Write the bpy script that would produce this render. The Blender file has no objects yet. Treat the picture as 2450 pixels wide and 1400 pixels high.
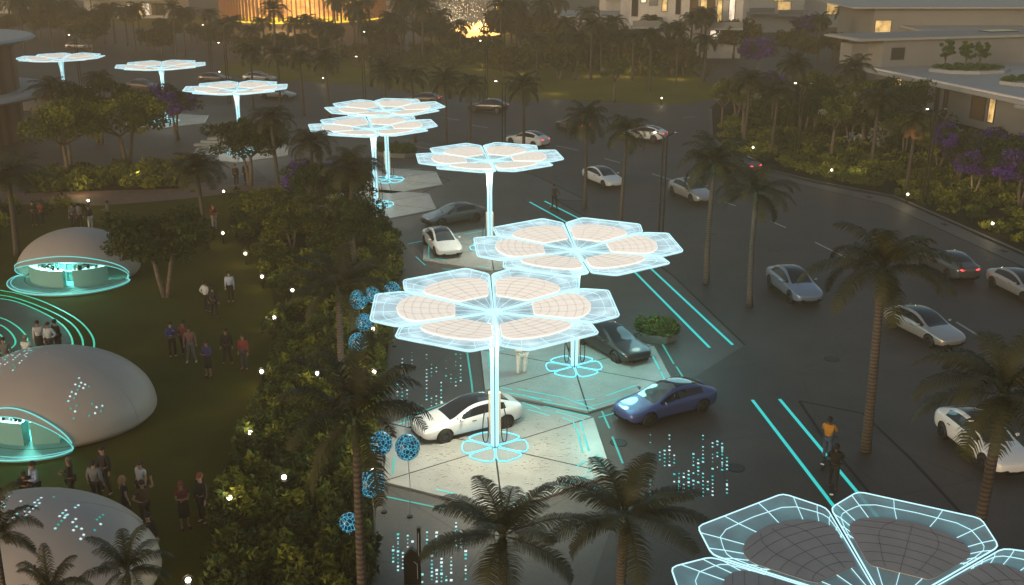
import bpy, bmesh, math, random
import numpy as np
from mathutils import Vector, Matrix, Euler
C = bpy.context.scene
R = math.radians
rnd = random.Random(7)

# ---------------------------------------------------------------- camera, sky, sun, exposure
FPX, CAMH, TILT = 2540.0, 18.5, R(18.7)
cam = bpy.data.objects.new('camera', bpy.data.cameras.new('camera'))
C.collection.objects.link(cam)
cam.location = (0, 0, CAMH)
cam.rotation_euler = (R(90) - TILT, 0, 0)
cam.data.sensor_width = 36.0
cam.data.lens = FPX / 2450 * 36.0
cam.data.clip_end = 3000
C.camera = cam
w = bpy.data.worlds.new('World')
C.world = w
w.use_nodes = True
nt = w.node_tree
bg = nt.nodes['Background']
sky = nt.nodes.new('ShaderNodeTexSky')
sky.sky_type = 'NISHITA'
sky.sun_disc = False
SUN_EL, SUN_AZ = R(6), R(-140)
sky.sun_elevation = SUN_EL
sky.sun_rotation = SUN_AZ
sky.air_density = 1.0
sky.dust_density = 2.0
sky.ozone_density = 1.0
nt.links.new(sky.outputs[0], bg.inputs[0])
bg.inputs[1].default_value = 0.15
sl = bpy.data.lights.new('sun', 'SUN')
sl.energy = 0.8
sl.angle = R(10)
sl.color = (1.0, 0.84, 0.66)
so = bpy.data.objects.new('sun', sl)
C.collection.objects.link(so)
so.rotation_euler = Vector((math.sin(SUN_AZ), math.cos(SUN_AZ), math.tan(R(9)))).to_track_quat('Z', 'Y').to_euler()
C.view_settings.view_transform = 'Standard'
C.view_settings.look = 'None'
C.view_settings.gamma = 1
C.view_settings.exposure = 0.35
C.cycles.use_denoising = True
C.cycles.max_bounces = 6
C.cycles.diffuse_bounces = 2
C.cycles.glossy_bounces = 3
C.cycles.transmission_bounces = 4
C.cycles.volume_bounces = 1
C.cycles.transparent_max_bounces = 16
C.cycles.sample_clamp_indirect = 3.0
C.cycles.volume_step_rate = 10


def P(px, py, z=0.0):
    """photo pixel on the level z -> place in the world"""
    u = (px - 1225) / FPX
    v = (py - 700) / FPX
    dy = math.cos(TILT) - v * math.sin(TILT)
    dz = -math.sin(TILT) - v * math.cos(TILT)
    t = (z - CAMH) / dz
    return Vector((u * t, dy * t, z))


# ---------------------------------------------------------------- materials
MATS = {}


def mat(name, col, rough=0.7, metal=0.0, var=0.0, scale=3.0, emit=None, estr=0.0, coat=0.0, bump=0.0,
        bscale=20.0, spec=0.5, coords='Object', col2=None, sample=True):
    if name in MATS:
        return MATS[name]
    m = bpy.data.materials.new(name)
    m.use_nodes = True
    n = m.node_tree
    b = n.nodes['Principled BSDF']
    b.inputs['Base Color'].default_value = (*col, 1)
    b.inputs['Roughness'].default_value = rough
    b.inputs['Metallic'].default_value = metal
    b.inputs['Specular IOR Level'].default_value = spec
    b.inputs['Coat Weight'].default_value = coat
    tc = n.nodes.new('ShaderNodeTexCoord')
    if var or col2:
        t = n.nodes.new('ShaderNodeTexNoise')
        t.inputs['Scale'].default_value = scale
        t.inputs['Detail'].default_value = 6
        t.inputs['Roughness'].default_value = 0.62
        n.links.new(tc.outputs[coords], t.inputs['Vector'])
        r = n.nodes.new('ShaderNodeValToRGB')
        c2 = col2 if col2 else tuple(min(1, c * (1 + var)) for c in col)
        c1 = col if col2 else tuple(c * (1 - var) for c in col)
        r.color_ramp.elements[0].color = (*c1, 1)
        r.color_ramp.elements[1].color = (*c2, 1)
        r.color_ramp.elements[0].position = 0.32
        r.color_ramp.elements[1].position = 0.68
        n.links.new(t.outputs[0], r.inputs[0])
        n.links.new(r.outputs[0], b.inputs['Base Color'])
    if bump:
        t2 = n.nodes.new('ShaderNodeTexNoise')
        t2.inputs['Scale'].default_value = bscale
        t2.inputs['Detail'].default_value = 4
        n.links.new(tc.outputs[coords], t2.inputs['Vector'])
        bp = n.nodes.new('ShaderNodeBump')
        bp.inputs['Strength'].default_value = bump
        bp.inputs['Distance'].default_value = 0.03
        n.links.new(t2.outputs[0], bp.inputs['Height'])
        n.links.new(bp.outputs[0], b.inputs['Normal'])
    if emit:
        b.inputs['Emission Color'].default_value = (*emit, 1)
        b.inputs['Emission Strength'].default_value = estr
        if var > .25:
            mr = n.nodes.new('ShaderNodeMapRange')
            mr.inputs[1].default_value = .35
            mr.inputs[2].default_value = .68
            mr.inputs[3].default_value = estr * (1 - var)
            mr.inputs[4].default_value = estr * (1 + var)
            n.links.new(t.outputs[0], mr.inputs[0])
            n.links.new(mr.outputs[0], b.inputs['Emission Strength'])
    if not sample:
        m.cycles.emission_sampling = 'NONE'
    MATS[name] = m
    return m


def mglass(name, col, alpha, emit=None, estr=0.0, rough=0.15):
    """clear sheet: part of it lets the light straight through, the rest is the lit film"""
    m = bpy.data.materials.new(name)
    m.use_nodes = True
    n = m.node_tree
    b = n.nodes['Principled BSDF']
    b.inputs['Base Color'].default_value = (*col, 1)
    b.inputs['Roughness'].default_value = rough
    b.inputs['Alpha'].default_value = alpha
    if emit:
        b.inputs['Emission Color'].default_value = (*emit, 1)
        b.inputs['Emission Strength'].default_value = estr
        tc = n.nodes.new('ShaderNodeTexCoord')
        t = n.nodes.new('ShaderNodeTexNoise')
        t.inputs['Scale'].default_value = 1.3
        t.inputs['Detail'].default_value = 2
        n.links.new(tc.outputs['Object'], t.inputs['Vector'])
        mr = n.nodes.new('ShaderNodeMapRange')
        mr.inputs[1].default_value = 0.35
        mr.inputs[2].default_value = 0.7
        mr.inputs[3].default_value = estr * 0.55
        mr.inputs[4].default_value = estr * 1.6
        n.links.new(t.outputs[0], mr.inputs[0])
        n.links.new(mr.outputs[0], b.inputs['Emission Strength'])
    m.cycles.emission_sampling = 'NONE'
    MATS[name] = m
    return m


def wavemat(name, c1, c2, scale, direction='Z', rough=0.8, bands='BANDS', dist=1.0):
    m = bpy.data.materials.new(name)
    m.use_nodes = True
    n = m.node_tree
    b = n.nodes['Principled BSDF']
    b.inputs['Roughness'].default_value = rough
    tc = n.nodes.new('ShaderNodeTexCoord')
    wv = n.nodes.new('ShaderNodeTexWave')
    wv.bands_direction = direction
    wv.inputs['Scale'].default_value = scale
    wv.inputs['Distortion'].default_value = dist
    n.links.new(tc.outputs['Object'], wv.inputs['Vector'])
    r = n.nodes.new('ShaderNodeValToRGB')
    r.color_ramp.elements[0].color = (*c1, 1)
    r.color_ramp.elements[1].color = (*c2, 1)
    n.links.new(wv.outputs[0], r.inputs[0])
    n.links.new(r.outputs[0], b.inputs['Base Color'])
    bp = n.nodes.new('ShaderNodeBump')
    bp.inputs['Strength'].default_value = 0.5
    bp.inputs['Distance'].default_value = 0.04
    n.links.new(wv.outputs[0], bp.inputs['Height'])
    n.links.new(bp.outputs[0], b.inputs['Normal'])
    MATS[name] = m
    return m


CY = (0.22, 0.80, 0.95)
TEAL = (0.03, 0.62, 0.58)
M_asphalt = mat('asphalt', (0.056, 0.043, 0.038), 0.58, spec=0.4, col2=(0.080, 0.062, 0.054), scale=0.35, bump=0.25, bscale=14)
def wear(m, amt=.36):
    """large worn patches, fine grain and thin cracks on top of a ground material"""
    n = m.node_tree
    b_ = n.nodes['Principled BSDF']
    src = b_.inputs['Base Color'].links[0].from_socket
    tc = n.nodes.new('ShaderNodeTexCoord')
    t1 = n.nodes.new('ShaderNodeTexNoise')
    t1.inputs['Scale'].default_value = .07
    t1.inputs['Detail'].default_value = 8
    t1.inputs['Roughness'].default_value = .7
    t2 = n.nodes.new('ShaderNodeTexNoise')
    t2.inputs['Scale'].default_value = 9
    t2.inputs['Detail'].default_value = 5
    v = n.nodes.new('ShaderNodeTexVoronoi')
    v.feature = 'DISTANCE_TO_EDGE'
    v.inputs['Scale'].default_value = .16
    v.inputs['Detail'].default_value = 2
    for t_ in (t1, t2, v):
        n.links.new(tc.outputs['Object'], t_.inputs['Vector'])
    def mr(sock, a0, a1, b0, b1):
        r_ = n.nodes.new('ShaderNodeMapRange')
        for i_, v_ in zip((1, 2, 3, 4), (a0, a1, b0, b1)):
            r_.inputs[i_].default_value = v_
        n.links.new(sock, r_.inputs[0])
        return r_.outputs[0]
    def mul(s1, s2):
        x_ = n.nodes.new('ShaderNodeMath')
        x_.operation = 'MULTIPLY'
        n.links.new(s1, x_.inputs[0])
        n.links.new(s2, x_.inputs[1])
        return x_.outputs[0]
    f = mul(mul(mr(t1.outputs[0], .35, .65, 1 - amt, 1 + amt), mr(t2.outputs[0], .3, .7, .86, 1.14)), mr(v.outputs['Distance'], .0, .006, .6, 1.0))
    vm = n.nodes.new('ShaderNodeVectorMath')
    vm.operation = 'SCALE'
    n.links.new(src, vm.inputs[0])
    n.links.new(f, vm.inputs['Scale'])
    n.links.new(vm.outputs[0], b_.inputs['Base Color'])
    n.links.new(mr(t1.outputs[0], .3, .7, .48, .72), b_.inputs['Roughness'])


wear(M_asphalt)
M_plaza = mat('plaza_stone', (0.080, 0.072, 0.064), 0.42, spec=0.45, col2=(0.115, 0.104, 0.092), scale=0.25, bump=0.1, bscale=9)
M_lawn = mat('lawn_grass', (0.040, 0.052, 0.006), 0.95, col2=(0.085, 0.076, 0.010), scale=0.22, bump=1.0, bscale=30, spec=0.1)
wear(M_plaza, .15)
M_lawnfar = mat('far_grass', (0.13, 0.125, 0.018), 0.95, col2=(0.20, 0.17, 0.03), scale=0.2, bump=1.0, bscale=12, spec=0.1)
M_soil = mat('bed_soil', (0.018, 0.017, 0.009), 0.95, col2=(0.035, 0.035, 0.014), scale=0.6, bump=1.0, bscale=8, spec=0.1)
M_path = mat('brick_path', (0.15, 0.085, 0.06), 0.7, var=0.25, scale=1.2, bump=0.3)
M_kerb = mat('kerb_stone', (0.13, 0.12, 0.11), 0.7, var=0.15, scale=2)
M_joint = mat('dark_joint', (0.01, 0.009, 0.008), 0.8)
M_pad = mat('pad_concrete', (0.36, 0.355, 0.325), 0.26, col2=(0.45, 0.44, 0.40), scale=0.7, bump=0.15, bscale=12)
M_relief = mat('pad_relief', (0.385, 0.365, 0.325), 0.4, var=0.05)
M_teal = mat('teal_light', (0.02, 0.2, 0.2), 0.5, emit=TEAL, estr=0.75, sample=False)
M_tealdim = mat('teal_light_dim', (0.02, 0.2, 0.2), 0.5, emit=(0.05, 0.50, 0.42), estr=0.55, sample=False)
M_green = mat('green_light', (0.02, 0.2, 0.2), 0.5, emit=(0.05, 0.75, 0.45), estr=0.6, sample=False)
M_cyan = mat('cyan_light', (0.05, 0.3, 0.35), 0.4, emit=CY, estr=1.0)
M_cyanw = mat('cyan_white_light', (0.05, 0.3, 0.35), 0.4, emit=(0.60, 0.92, 1.0), estr=0.92, sample=False)
M_dot = mat('dot_light', (0.1, 0.3, 0.3), 0.4, emit=(0.35, 0.85, 0.85), estr=0.75, sample=False)
M_dotw = mat('dot_light_white', (0.3, 0.3, 0.3), 0.4, emit=(0.7, 0.9, 0.95), estr=0.8, sample=False)
M_petal = mglass('petal_film', (0.6, 0.75, 0.8), 0.66, emit=(0.62, 0.78, 0.83), estr=0.45)
M_petal_off = mglass('petal_film_unlit', (0.35, 0.38, 0.4), 0.62, emit=(0.2, 0.6, 0.65), estr=0.12)
M_panel = mat('lit_panel', (0.8, 0.74, 0.66), 0.5, emit=(1.0, 0.89, 0.76), estr=0.58, var=0.04, scale=2)
M_panel_off = mat('unlit_panel', (0.34, 0.32, 0.31), 0.45, var=0.1, scale=1)
M_seam = mat('panel_seam', (0.20, 0.15, 0.11), 0.8)
M_seam2 = mat('panel_seam_dark', (0.06, 0.055, 0.055), 0.8)
M_post = mat('canopy_post', (0.55, 0.7, 0.75), 0.3, emit=(0.34, 0.78, 0.92), estr=0.50)
M_cream = mat('cream_shell', (0.75, 0.66, 0.52), 0.4)
M_black = mat('black_rubber', (0.012, 0.012, 0.012), 0.6)
M_dark = mat('dark_metal', (0.02, 0.019, 0.018), 0.45, metal=0.6)
M_glassd = mat('tinted_glass', (0.012, 0.013, 0.015), 0.06, coat=0.6)
M_rim = mat('wheel_rim', (0.10, 0.10, 0.105), 0.35, metal=0.8)
M_lampw = mat('lamp_glow', (0.9, 0.85, 0.75), 0.4, emit=(1.0, 0.90, 0.70), estr=6.0)
M_lampdim = mat('lamp_unlit', (0.5, 0.48, 0.42), 0.4)
M_head_on = mat('headlight_on', (0.8, 0.8, 0.8), 0.2, emit=(1.0, 0.9, 0.65), estr=2.5, sample=False)
M_head = mat('headlight_clear', (0.55, 0.56, 0.58), 0.12, coat=1)
M_head_dark = mat('headlight_smoked', (0.03, 0.03, 0.035), 0.1, coat=1)
M_tail = mat('tail_light', (0.3, 0.01, 0.01), 0.2, coat=1)
M_tail_on = mat('tail_light_on', (0.5, 0.01, 0.01), 0.3, emit=(1.0, 0.05, 0.06), estr=3.0, sample=False)
M_shell = mat('pod_shell', (0.42, 0.37, 0.33), 0.45, var=0.05, scale=0.6)
M_podglow = mat('pod_rim_glow', (0.1, 0.3, 0.3), 0.5, emit=(0.16, 0.72, 0.68), estr=0.75, sample=False)
M_podrim = mat('pod_rim', (0.30, 0.33, 0.34), 0.5)
M_podin = mat('pod_inside', (0.20, 0.42, 0.40), 0.6)
M_podlight = mat('pod_light', (0.6, 0.9, 0.9), 0.5, emit=(0.25, 0.95, 0.85), estr=3.5)
M_podscreen = mat('pod_counter_top', (0.6, 0.9, 0.9), 0.5, emit=(0.45, 1.0, 0.95), estr=1.6)
M_trunk = wavemat('palm_bark', (0.055, 0.042, 0.032), (0.13, 0.105, 0.085), 2.6, 'Z', 0.9, dist=1.5)
M_shaft = mat('crown_shaft', (0.06, 0.09, 0.05), 0.6, var=0.3)
M_bark = mat('tree_bark', (0.15, 0.115, 0.085), 0.9, var=0.3, scale=6, bump=0.5)
M_frond = mat('palm_frond', (0.024, 0.028, 0.008), 0.6, col2=(0.055, 0.055, 0.018), scale=1.6, spec=0.3)
M_frondtan = mat('dry_frond', (0.30, 0.15, 0.055), 0.7, var=0.3, scale=5)
M_leafd = mat('leaf_dark', (0.016, 0.034, 0.008), 0.7, col2=(0.055, 0.075, 0.016), scale=1.1, spec=0.2)
M_leafo = mat('leaf_olive', (0.045, 0.062, 0.010), 0.7, col2=(0.13, 0.15, 0.022), scale=1.3, spec=0.2)
M_leaff = mat('leaf_far', (0.055, 0.055, 0.014), 0.8, col2=(0.13, 0.115, 0.03), scale=0.8, spec=0.1)  # lighter leaf tone stands in for haze over the distant trees
M_leafy = mat('leaf_yellow', (0.13, 0.15, 0.015), 0.7, col2=(0.28, 0.27, 0.03), scale=1.3, spec=0.2)
M_leafg = mat('leaf_green', (0.035, 0.075, 0.018), 0.7, col2=(0.09, 0.15, 0.035), scale=2, spec=0.2)
M_leafp = mat('blossom_purple', (0.075, 0.03, 0.19), 0.7, col2=(0.15, 0.065, 0.34), scale=1.5, spec=0.1)
M_leafw = mat('leaf_pale', (0.22, 0.24, 0.20), 0.6, var=0.4, scale=3)
M_wall = mat('white_render', (0.72, 0.68, 0.64), 0.8, var=0.06, scale=0.3)
M_wallg = mat('grey_render', (0.30, 0.295, 0.285), 0.8, var=0.06, scale=0.3)
M_roofs = mat('roof_slab', (0.42, 0.42, 0.41), 0.6, var=0.06, scale=0.4)
M_brown = wavemat('timber_cladding', (0.13, 0.065, 0.038), (0.27, 0.145, 0.085), 1.2, 'X', 0.7, dist=0.6)
M_door = mat('timber_door', (0.17, 0.11, 0.06), 0.7, var=0.2)
M_win = mat('window_lit', (0.5, 0.4, 0.2), 0.4, emit=(1.0, 0.62, 0.22), estr=0.65, var=0.6, scale=1.1, sample=False)
M_winw = mat('window_lit_white', (0.6, 0.5, 0.4), 0.4, emit=(1.0, 0.82, 0.62), estr=0.95, var=0.5, scale=1.0, sample=False)
M_wind = mat('window_dark', (0.06, 0.055, 0.05), 0.15)
M_winf = mat('window_frame', (0.08, 0.07, 0.06), 0.5)
M_amber = mat('amber_hall_light', (0.6, 0.3, 0.1), 0.5, emit=(1.0, 0.50, 0.13), estr=0.95, var=0.6, scale=0.35)
M_fin = mat('hall_fin', (0.36, 0.19, 0.12), 0.6)
M_yellow = mat('hall_floor_light', (0.8, 0.6, 0.1), 0.5, emit=(1.0, 0.62, 0.05), estr=1.5)
M_fire = mat('flame', (1, 0.5, 0.1), 0.5, emit=(1.0, 0.60, 0.18), estr=4.0)
M_spark = mat('spray_light', (1, 0.8, 0.5), 0.5, emit=(1.0, 0.75, 0.4), estr=2.0, sample=False)
M_water = mat('pond_water', (0.20, 0.20, 0.19), 0.12, spec=0.8, bump=0.3, bscale=0.8)
M_stone = mat('planter_stone', (0.30, 0.30, 0.28), 0.6, var=0.1)


# ---------------------------------------------------------------- mesh helper
class MB:
    def __init__(s):
        s.v, s.f, s.m, s.mats = [], [], [], []

    def mi(s, m):
        if m not in s.mats:
            s.mats.append(m)
        return s.mats.index(m)

    def face(s, idx, m):
        s.f.append(tuple(idx))
        s.m.append(s.mi(m))

    def poly(s, pts, m):
        k = len(s.v)
        s.v += [tuple(p) for p in pts]
        s.face(range(k, k + len(pts)), m)

    def box(s, c, d, m, rz=0.0, rx=0.0, taper=1.0):
        k = len(s.v)
        M = Euler((rx, 0, rz)).to_matrix()
        for z in (-.5, .5):
            t = taper if z > 0 else 1
            for x, y in ((-.5, -.5), (.5, -.5), (.5, .5), (-.5, .5)):
                p = M @ Vector((x * d[0] * t, y * d[1] * t, z * d[2])) + Vector(c)
                s.v.append(tuple(p))
        for q in ((3, 2, 1, 0), (4, 5, 6, 7), (0, 1, 5, 4), (1, 2, 6, 5), (2, 3, 7, 6), (3, 0, 4, 7)):
            s.face([k + i for i in q], m)

    def prism(s, pts, z0, z1, m, mside=None):
        n = len(pts)
        k = len(s.v)
        for p in pts:
            s.v.append((p[0], p[1], z0))
        for p in pts:
            s.v.append((p[0], p[1], z1))
        a = sum(pts[i][0] * pts[(i + 1) % n][1] - pts[(i + 1) % n][0] * pts[i][1] for i in range(n))
        o = list(range(n)) if a > 0 else list(range(n))[::-1]
        s.face([k + n + i for i in o], m)
        s.face([k + i for i in o[::-1]], m)
        for j in range(n):
            i, i2 = o[j], o[(j + 1) % n]
            s.face((k + i, k + i2, k + n + i2, k + n + i), mside or m)

    def tube(s, pts, r, m, n=6, closed=False, caps=True, flat=1.0):
        pts = [Vector(p) for p in pts]
        N = len(pts)
        if not hasattr(r, '__len__'):
            r = [r] * N
        k = len(s.v)
        up0 = Vector((0, 0, 1))
        for i, p in enumerate(pts):
            if closed:
                t = pts[(i + 1) % N] - pts[i - 1]
            else:
                t = pts[min(i + 1, N - 1)] - pts[max(i - 1, 0)]
            t.normalize()
            up = up0 if abs(t.z) < 0.95 else Vector((0, 1, 0))
            a = t.cross(up).normalized()
            b = a.cross(t).normalized()
            for j in range(n):
                th = 2 * math.pi * (j + .5) / n
                s.v.append(tuple(p + (a * math.cos(th) + b * math.sin(th) * flat) * r[i]))
        for i in range(N if closed else N - 1):
            i2 = (i + 1) % N
            for j in range(n):
                j2 = (j + 1) % n
                s.face((k + i * n + j, k + i * n + j2, k + i2 * n + j2, k + i2 * n + j), m)
        if caps and not closed:
            s.face([k + j for j in range(n)][::-1], m)
            s.face([k + (N - 1) * n + j for j in range(n)], m)

    def strip(s, pts, wd, m, z=0.0, h=0.0):
        """flat ribbon on level ground"""
        pts = [Vector((p[0], p[1], p[2] if len(p) > 2 else 0)) for p in pts]
        k = len(s.v)
        N = len(pts)
        for i, p in enumerate(pts):
            t = pts[min(i + 1, N - 1)] - pts[max(i - 1, 0)]
            t.z = 0
            t.normalize()
            a = Vector((-t.y, t.x, 0)) * wd / 2
            s.v.append(tuple(p + a + Vector((0, 0, z))))
            s.v.append(tuple(p - a + Vector((0, 0, z))))
        for i in range(N - 1):
            s.face((k + 2 * i, k + 2 * i + 1, k + 2 * i + 3, k + 2 * i + 2), m)

    def ball(s, c, r, m, seg=10, rings=6, sq=(1, 1, 1)):
        k = len(s.v)
        s.v.append((c[0], c[1], c[2] + r * sq[2]))
        for i in range(1, rings):
            a = math.pi * i / rings
            for j in range(seg):
                b = 2 * math.pi * j / seg
                s.v.append((c[0] + r * sq[0] * math.sin(a) * math.cos(b), c[1] + r * sq[1] * math.sin(a) * math.sin(b),
                            c[2] + r * sq[2] * math.cos(a)))
        s.v.append((c[0], c[1], c[2] - r * sq[2]))
        e = len(s.v) - 1
        for j in range(seg):
            j2 = (j + 1) % seg
            s.face((k, k + 1 + j, k + 1 + j2), m)
            for i in range(rings - 2):
                a0 = k + 1 + i * seg
                s.face((a0 + j, a0 + seg + j, a0 + seg + j2, a0 + j2), m)
            a0 = k + 1 + (rings - 2) * seg
            s.face((a0 + j, e, a0 + j2), m)

    def cyl(s, c, r, h, m, n=24, r2=None, mtop=None):
        r2 = r if r2 is None else r2
        pts = [(math.cos(2 * math.pi * i / n), math.sin(2 * math.pi * i / n)) for i in range(n)]
        k = len(s.v)
        for x, y in pts:
            s.v.append((c[0] + x * r, c[1] + y * r, c[2]))
        for x, y in pts:
            s.v.append((c[0] + x * r2, c[1] + y * r2, c[2] + h))
        s.face([k + i for i in range(n)][::-1], m)
        s.face([k + n + i for i in range(n)], mtop or m)
        for i in range(n):
            j = (i + 1) % n
            s.face((k + i, k + j, k + n + j, k + n + i), m)

    def build(s, name, parent=None, smooth=False, loc=None):
        me = bpy.data.meshes.new(name)
        me.from_pydata(s.v, [], s.f)
        for m in s.mats:
            me.materials.append(m)
        me.polygons.foreach_set('material_index', s.m)
        if smooth:
            me.polygons.foreach_set('use_smooth', [True] * len(s.f))
        me.update()
        o = bpy.data.objects.new(name, me)
        C.collection.objects.link(o)
        if parent is not None:
            o.parent = parent
        if loc is not None:
            o.location = loc
        return o


def leafmesh(name, V, F, mats, midx=None, parent=None):
    """big mesh of loose quads from numpy arrays"""
    me = bpy.data.meshes.new(name)
    nf = len(F)
    me.vertices.add(len(V))
    me.vertices.foreach_set('co', V.astype(np.float32).ravel())
    me.loops.add(nf * 4)
    me.loops.foreach_set('vertex_index', F.astype(np.int32).ravel())
    me.polygons.add(nf)
    me.polygons.foreach_set('loop_start', np.arange(0, nf * 4, 4, dtype=np.int32))
    me.polygons.foreach_set('loop_total', np.full(nf, 4, dtype=np.int32))
    if midx is not None:
        me.polygons.foreach_set('material_index', midx.astype(np.int32))
    for m in mats:
        me.materials.append(m)
    me.update(calc_edges=True)
    o = bpy.data.objects.new(name, me)
    C.collection.objects.link(o)
    if parent is not None:
        o.parent = parent
    return o


def tag(o, label=None, cat=None, group=None, kind=None):
    if label:
        o['label'] = label
    if cat:
        o['category'] = cat
    if group:
        o['group'] = group
    if kind:
        o['kind'] = kind
    return o


def thing(name, label, cat, loc=(0, 0, 0), rz=0.0, group=None):
    o = bpy.data.objects.new(name, None)
    o.empty_display_size = 0.3
    C.collection.objects.link(o)
    o.location = loc
    o.rotation_euler = (0, 0, rz)
    return tag(o, label, cat, group)


KIDS = {}


def dup(root, loc, rz=0.0, label=None, group=None, scale=None, first=[]):
    """a copy of a thing with copies of its parts and sub-parts"""
    def cp(o, parent):
        c = o.copy()
        C.collection.objects.link(c)
        if parent is not None:
            c.parent = parent
        for ch in list(o.children):
            cp(ch, c)
        return c
    if not root.get('_placed'):
        r = root
        r['_placed'] = 1
    else:
        r = cp(root, None)
    r.location = loc
    r.rotation_euler = (0, 0, rz)
    if scale is not None:
        r.scale = scale if hasattr(scale, '__len__') else (scale,) * 3
    if label:
        r['label'] = label
    if group:
        r['group'] = group
    return r


def chaikin(p, it=2, closed=True):
    for _ in range(it):
        q = []
        n = len(p)
        rg = range(n) if closed else range(n - 1)
        if not closed:
            q.append(p[0])
        for i in rg:
            a, b = Vector(p[i]), Vector(p[(i + 1) % n])
            q += [tuple(a * .75 + b * .25), tuple(a * .25 + b * .75)]
        if not closed:
            q.append(p[-1])
        p = q
    return p


def smooth_line(px, it=2):
    return chaikin([tuple(P(*q)) for q in px], it, False)


# ================================================================= GROUND
def sheet(name, pts, z, m, smooth_it=0):
    p = [tuple(P(*q))[:2] + (z,) for q in pts]
    if smooth_it:
        p = chaikin(p, smooth_it)
    b = MB()
    b.poly(p, m)
    o = b.build(name)
    # keep normals up
    if o.data.polygons[0].normal.z < 0:
        o.data.flip_normals()
    return tag(o, kind='structure')


b = MB()
b.poly([(-650, -70, 0), (650, -70, 0), (650, 900, 0), (-650, 900, 0)], M_asphalt)
tag(b.build('road'), kind='structure')

# plaza paving between the garden and the road, with its stone kerb
PLZ = [(880, 1500), (905, 1180), (905, 1000), (930, 860), (940, 740), (965, 640), (950, 560), (900, 470), (700, 440),
       (640, 430), (560, 345), (470, 300), (300, 275), (240, 250), (300, 232), (560, 255), (900, 318), (1090, 352), (1290, 425), (1405, 481),
       (1330, 479), (1470, 560), (1610, 660), (1782, 826), (1620, 930), (1462, 990), (1500, 1150), (1380, 1500)]
sheet('plaza_paving', PLZ, 0.006, M_plaza)
kb = MB()
for ln in ([(1290, 425), (1405, 481)], [(1405, 481), (1330, 479)], [(1330, 479), (1470, 560), (1610, 660), (1782, 826)],
           [(900, 318), (1090, 352), (1290, 425)], [(1010, 462), (1075, 432), (1005, 405)],
           [(1912, 960), (1965, 1040), (2080, 1180)], [(1912, 960), (2065, 990), (2180, 1100), (2300, 1230)]):
    kb.strip([P(*q) for q in ln], 0.12, M_joint, z=0.014)
tag(kb.build('plaza_kerb_line'), kind='structure')
sheet('traffic_island', [(1912, 960), (2065, 990), (2180, 1100), (2330, 1260), (2250, 1400), (2080, 1180)], 0.010, M_asphalt)

# lawns
LAWN = [(-700, 1550), (875, 1550), (900, 1180), (900, 1000), (925, 860), (935, 740), (960, 640), (945, 560), (890, 490),
        (700, 450), (640, 452), (430, 478), (250, 492), (60, 488), (-500, 470)]
sheet('lawn', LAWN, 0.010, M_lawn)
sheet('brick_path', [(-300, 448), (60, 462), (430, 452), (640, 434), (640, 452), (430, 476), (250, 492), (60, 490), (-400, 472)], 0.012, M_path)
sheet('planting_bed', [(60, 462), (440, 451), (440, 392), (100, 412)], 0.016, M_soil)
sheet('garden_bed', [(560, 1550), (878, 1550), (902, 1180), (902, 1000), (927, 860), (937, 740), (962, 640), (947, 560),
                     (890, 490), (700, 450), (560, 470), (545, 560), (640, 640), (660, 760), (640, 880), (560, 1060), (500, 1250)], 0.016, M_soil, 1)
# far lawns beyond the road
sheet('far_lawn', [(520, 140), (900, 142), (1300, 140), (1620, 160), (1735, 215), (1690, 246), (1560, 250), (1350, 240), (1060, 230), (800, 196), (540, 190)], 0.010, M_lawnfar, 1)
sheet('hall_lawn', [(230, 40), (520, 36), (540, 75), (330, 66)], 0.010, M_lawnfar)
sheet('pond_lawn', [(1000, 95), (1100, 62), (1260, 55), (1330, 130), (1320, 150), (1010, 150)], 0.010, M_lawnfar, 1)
sheet('right_bank', [(1700, 260), (1730, 235), (1800, 215), (2600, 250), (3000, 400), (3000, 760), (2450, 606), (2140, 470), (1960, 436), (1780, 392), (1700, 330)], 0.10, M_soil)
kb = MB()
kl = [P(*q) for q in [(1700, 262), (1702, 330), (1780, 394), (1960, 438), (2140, 472), (2450, 609), (3000, 764)]]
kb.strip(kl, 0.3, M_kerb, z=0.104)
kl2 = [P(*q) for q in [(1760, 402), (1950, 450), (2120, 490), (2450, 640), (2700, 730)]]
kb.strip(kl2, 0.12, M_joint, z=0.008)
tag(kb.build('kerb'), kind='structure')
sheet('pavement', [(1700, 335), (1780, 396), (1960, 440), (2140, 474), (2450, 611), (3000, 766), (3000, 810), (2450, 640), (2120, 490), (1950, 450), (1760, 402), (1690, 345)], 0.005, M_plaza)
sheet('pond', [(1030, 60), (1060, 8), (1180, -10), (1240, 20), (1235, 70), (1180, 88), (1090, 92)], 0.02, M_water, 2)

# lane dashes
lm = MB()
M_paint = mat('road_paint', (0.55, 0.53, 0.50), 0.7, var=0.1)
for a, c_ in (((1330, 349), (1384, 360)), ((1445, 379), (1484, 390)), ((1560, 416), (1617, 434)), ((1845, 530), (1880, 545)),
              ((1950, 580), (2029, 619)), ((2288, 771), (2345, 806)), ((1060, 282), (1100, 288)), ((990, 350), (1050, 360)), ((1200, 322), (1240, 326)), ((2560, 920), (2640, 975)),
              ((1130, 300), (1168, 306)), ((1632, 282), (1664, 279)), ((1734, 484), (1760, 493))):
    lm.strip([P(*a), P(*c_)], 0.14, M_paint, z=0.010)
tag(lm.build('lane_markings'), kind='structure')


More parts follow.
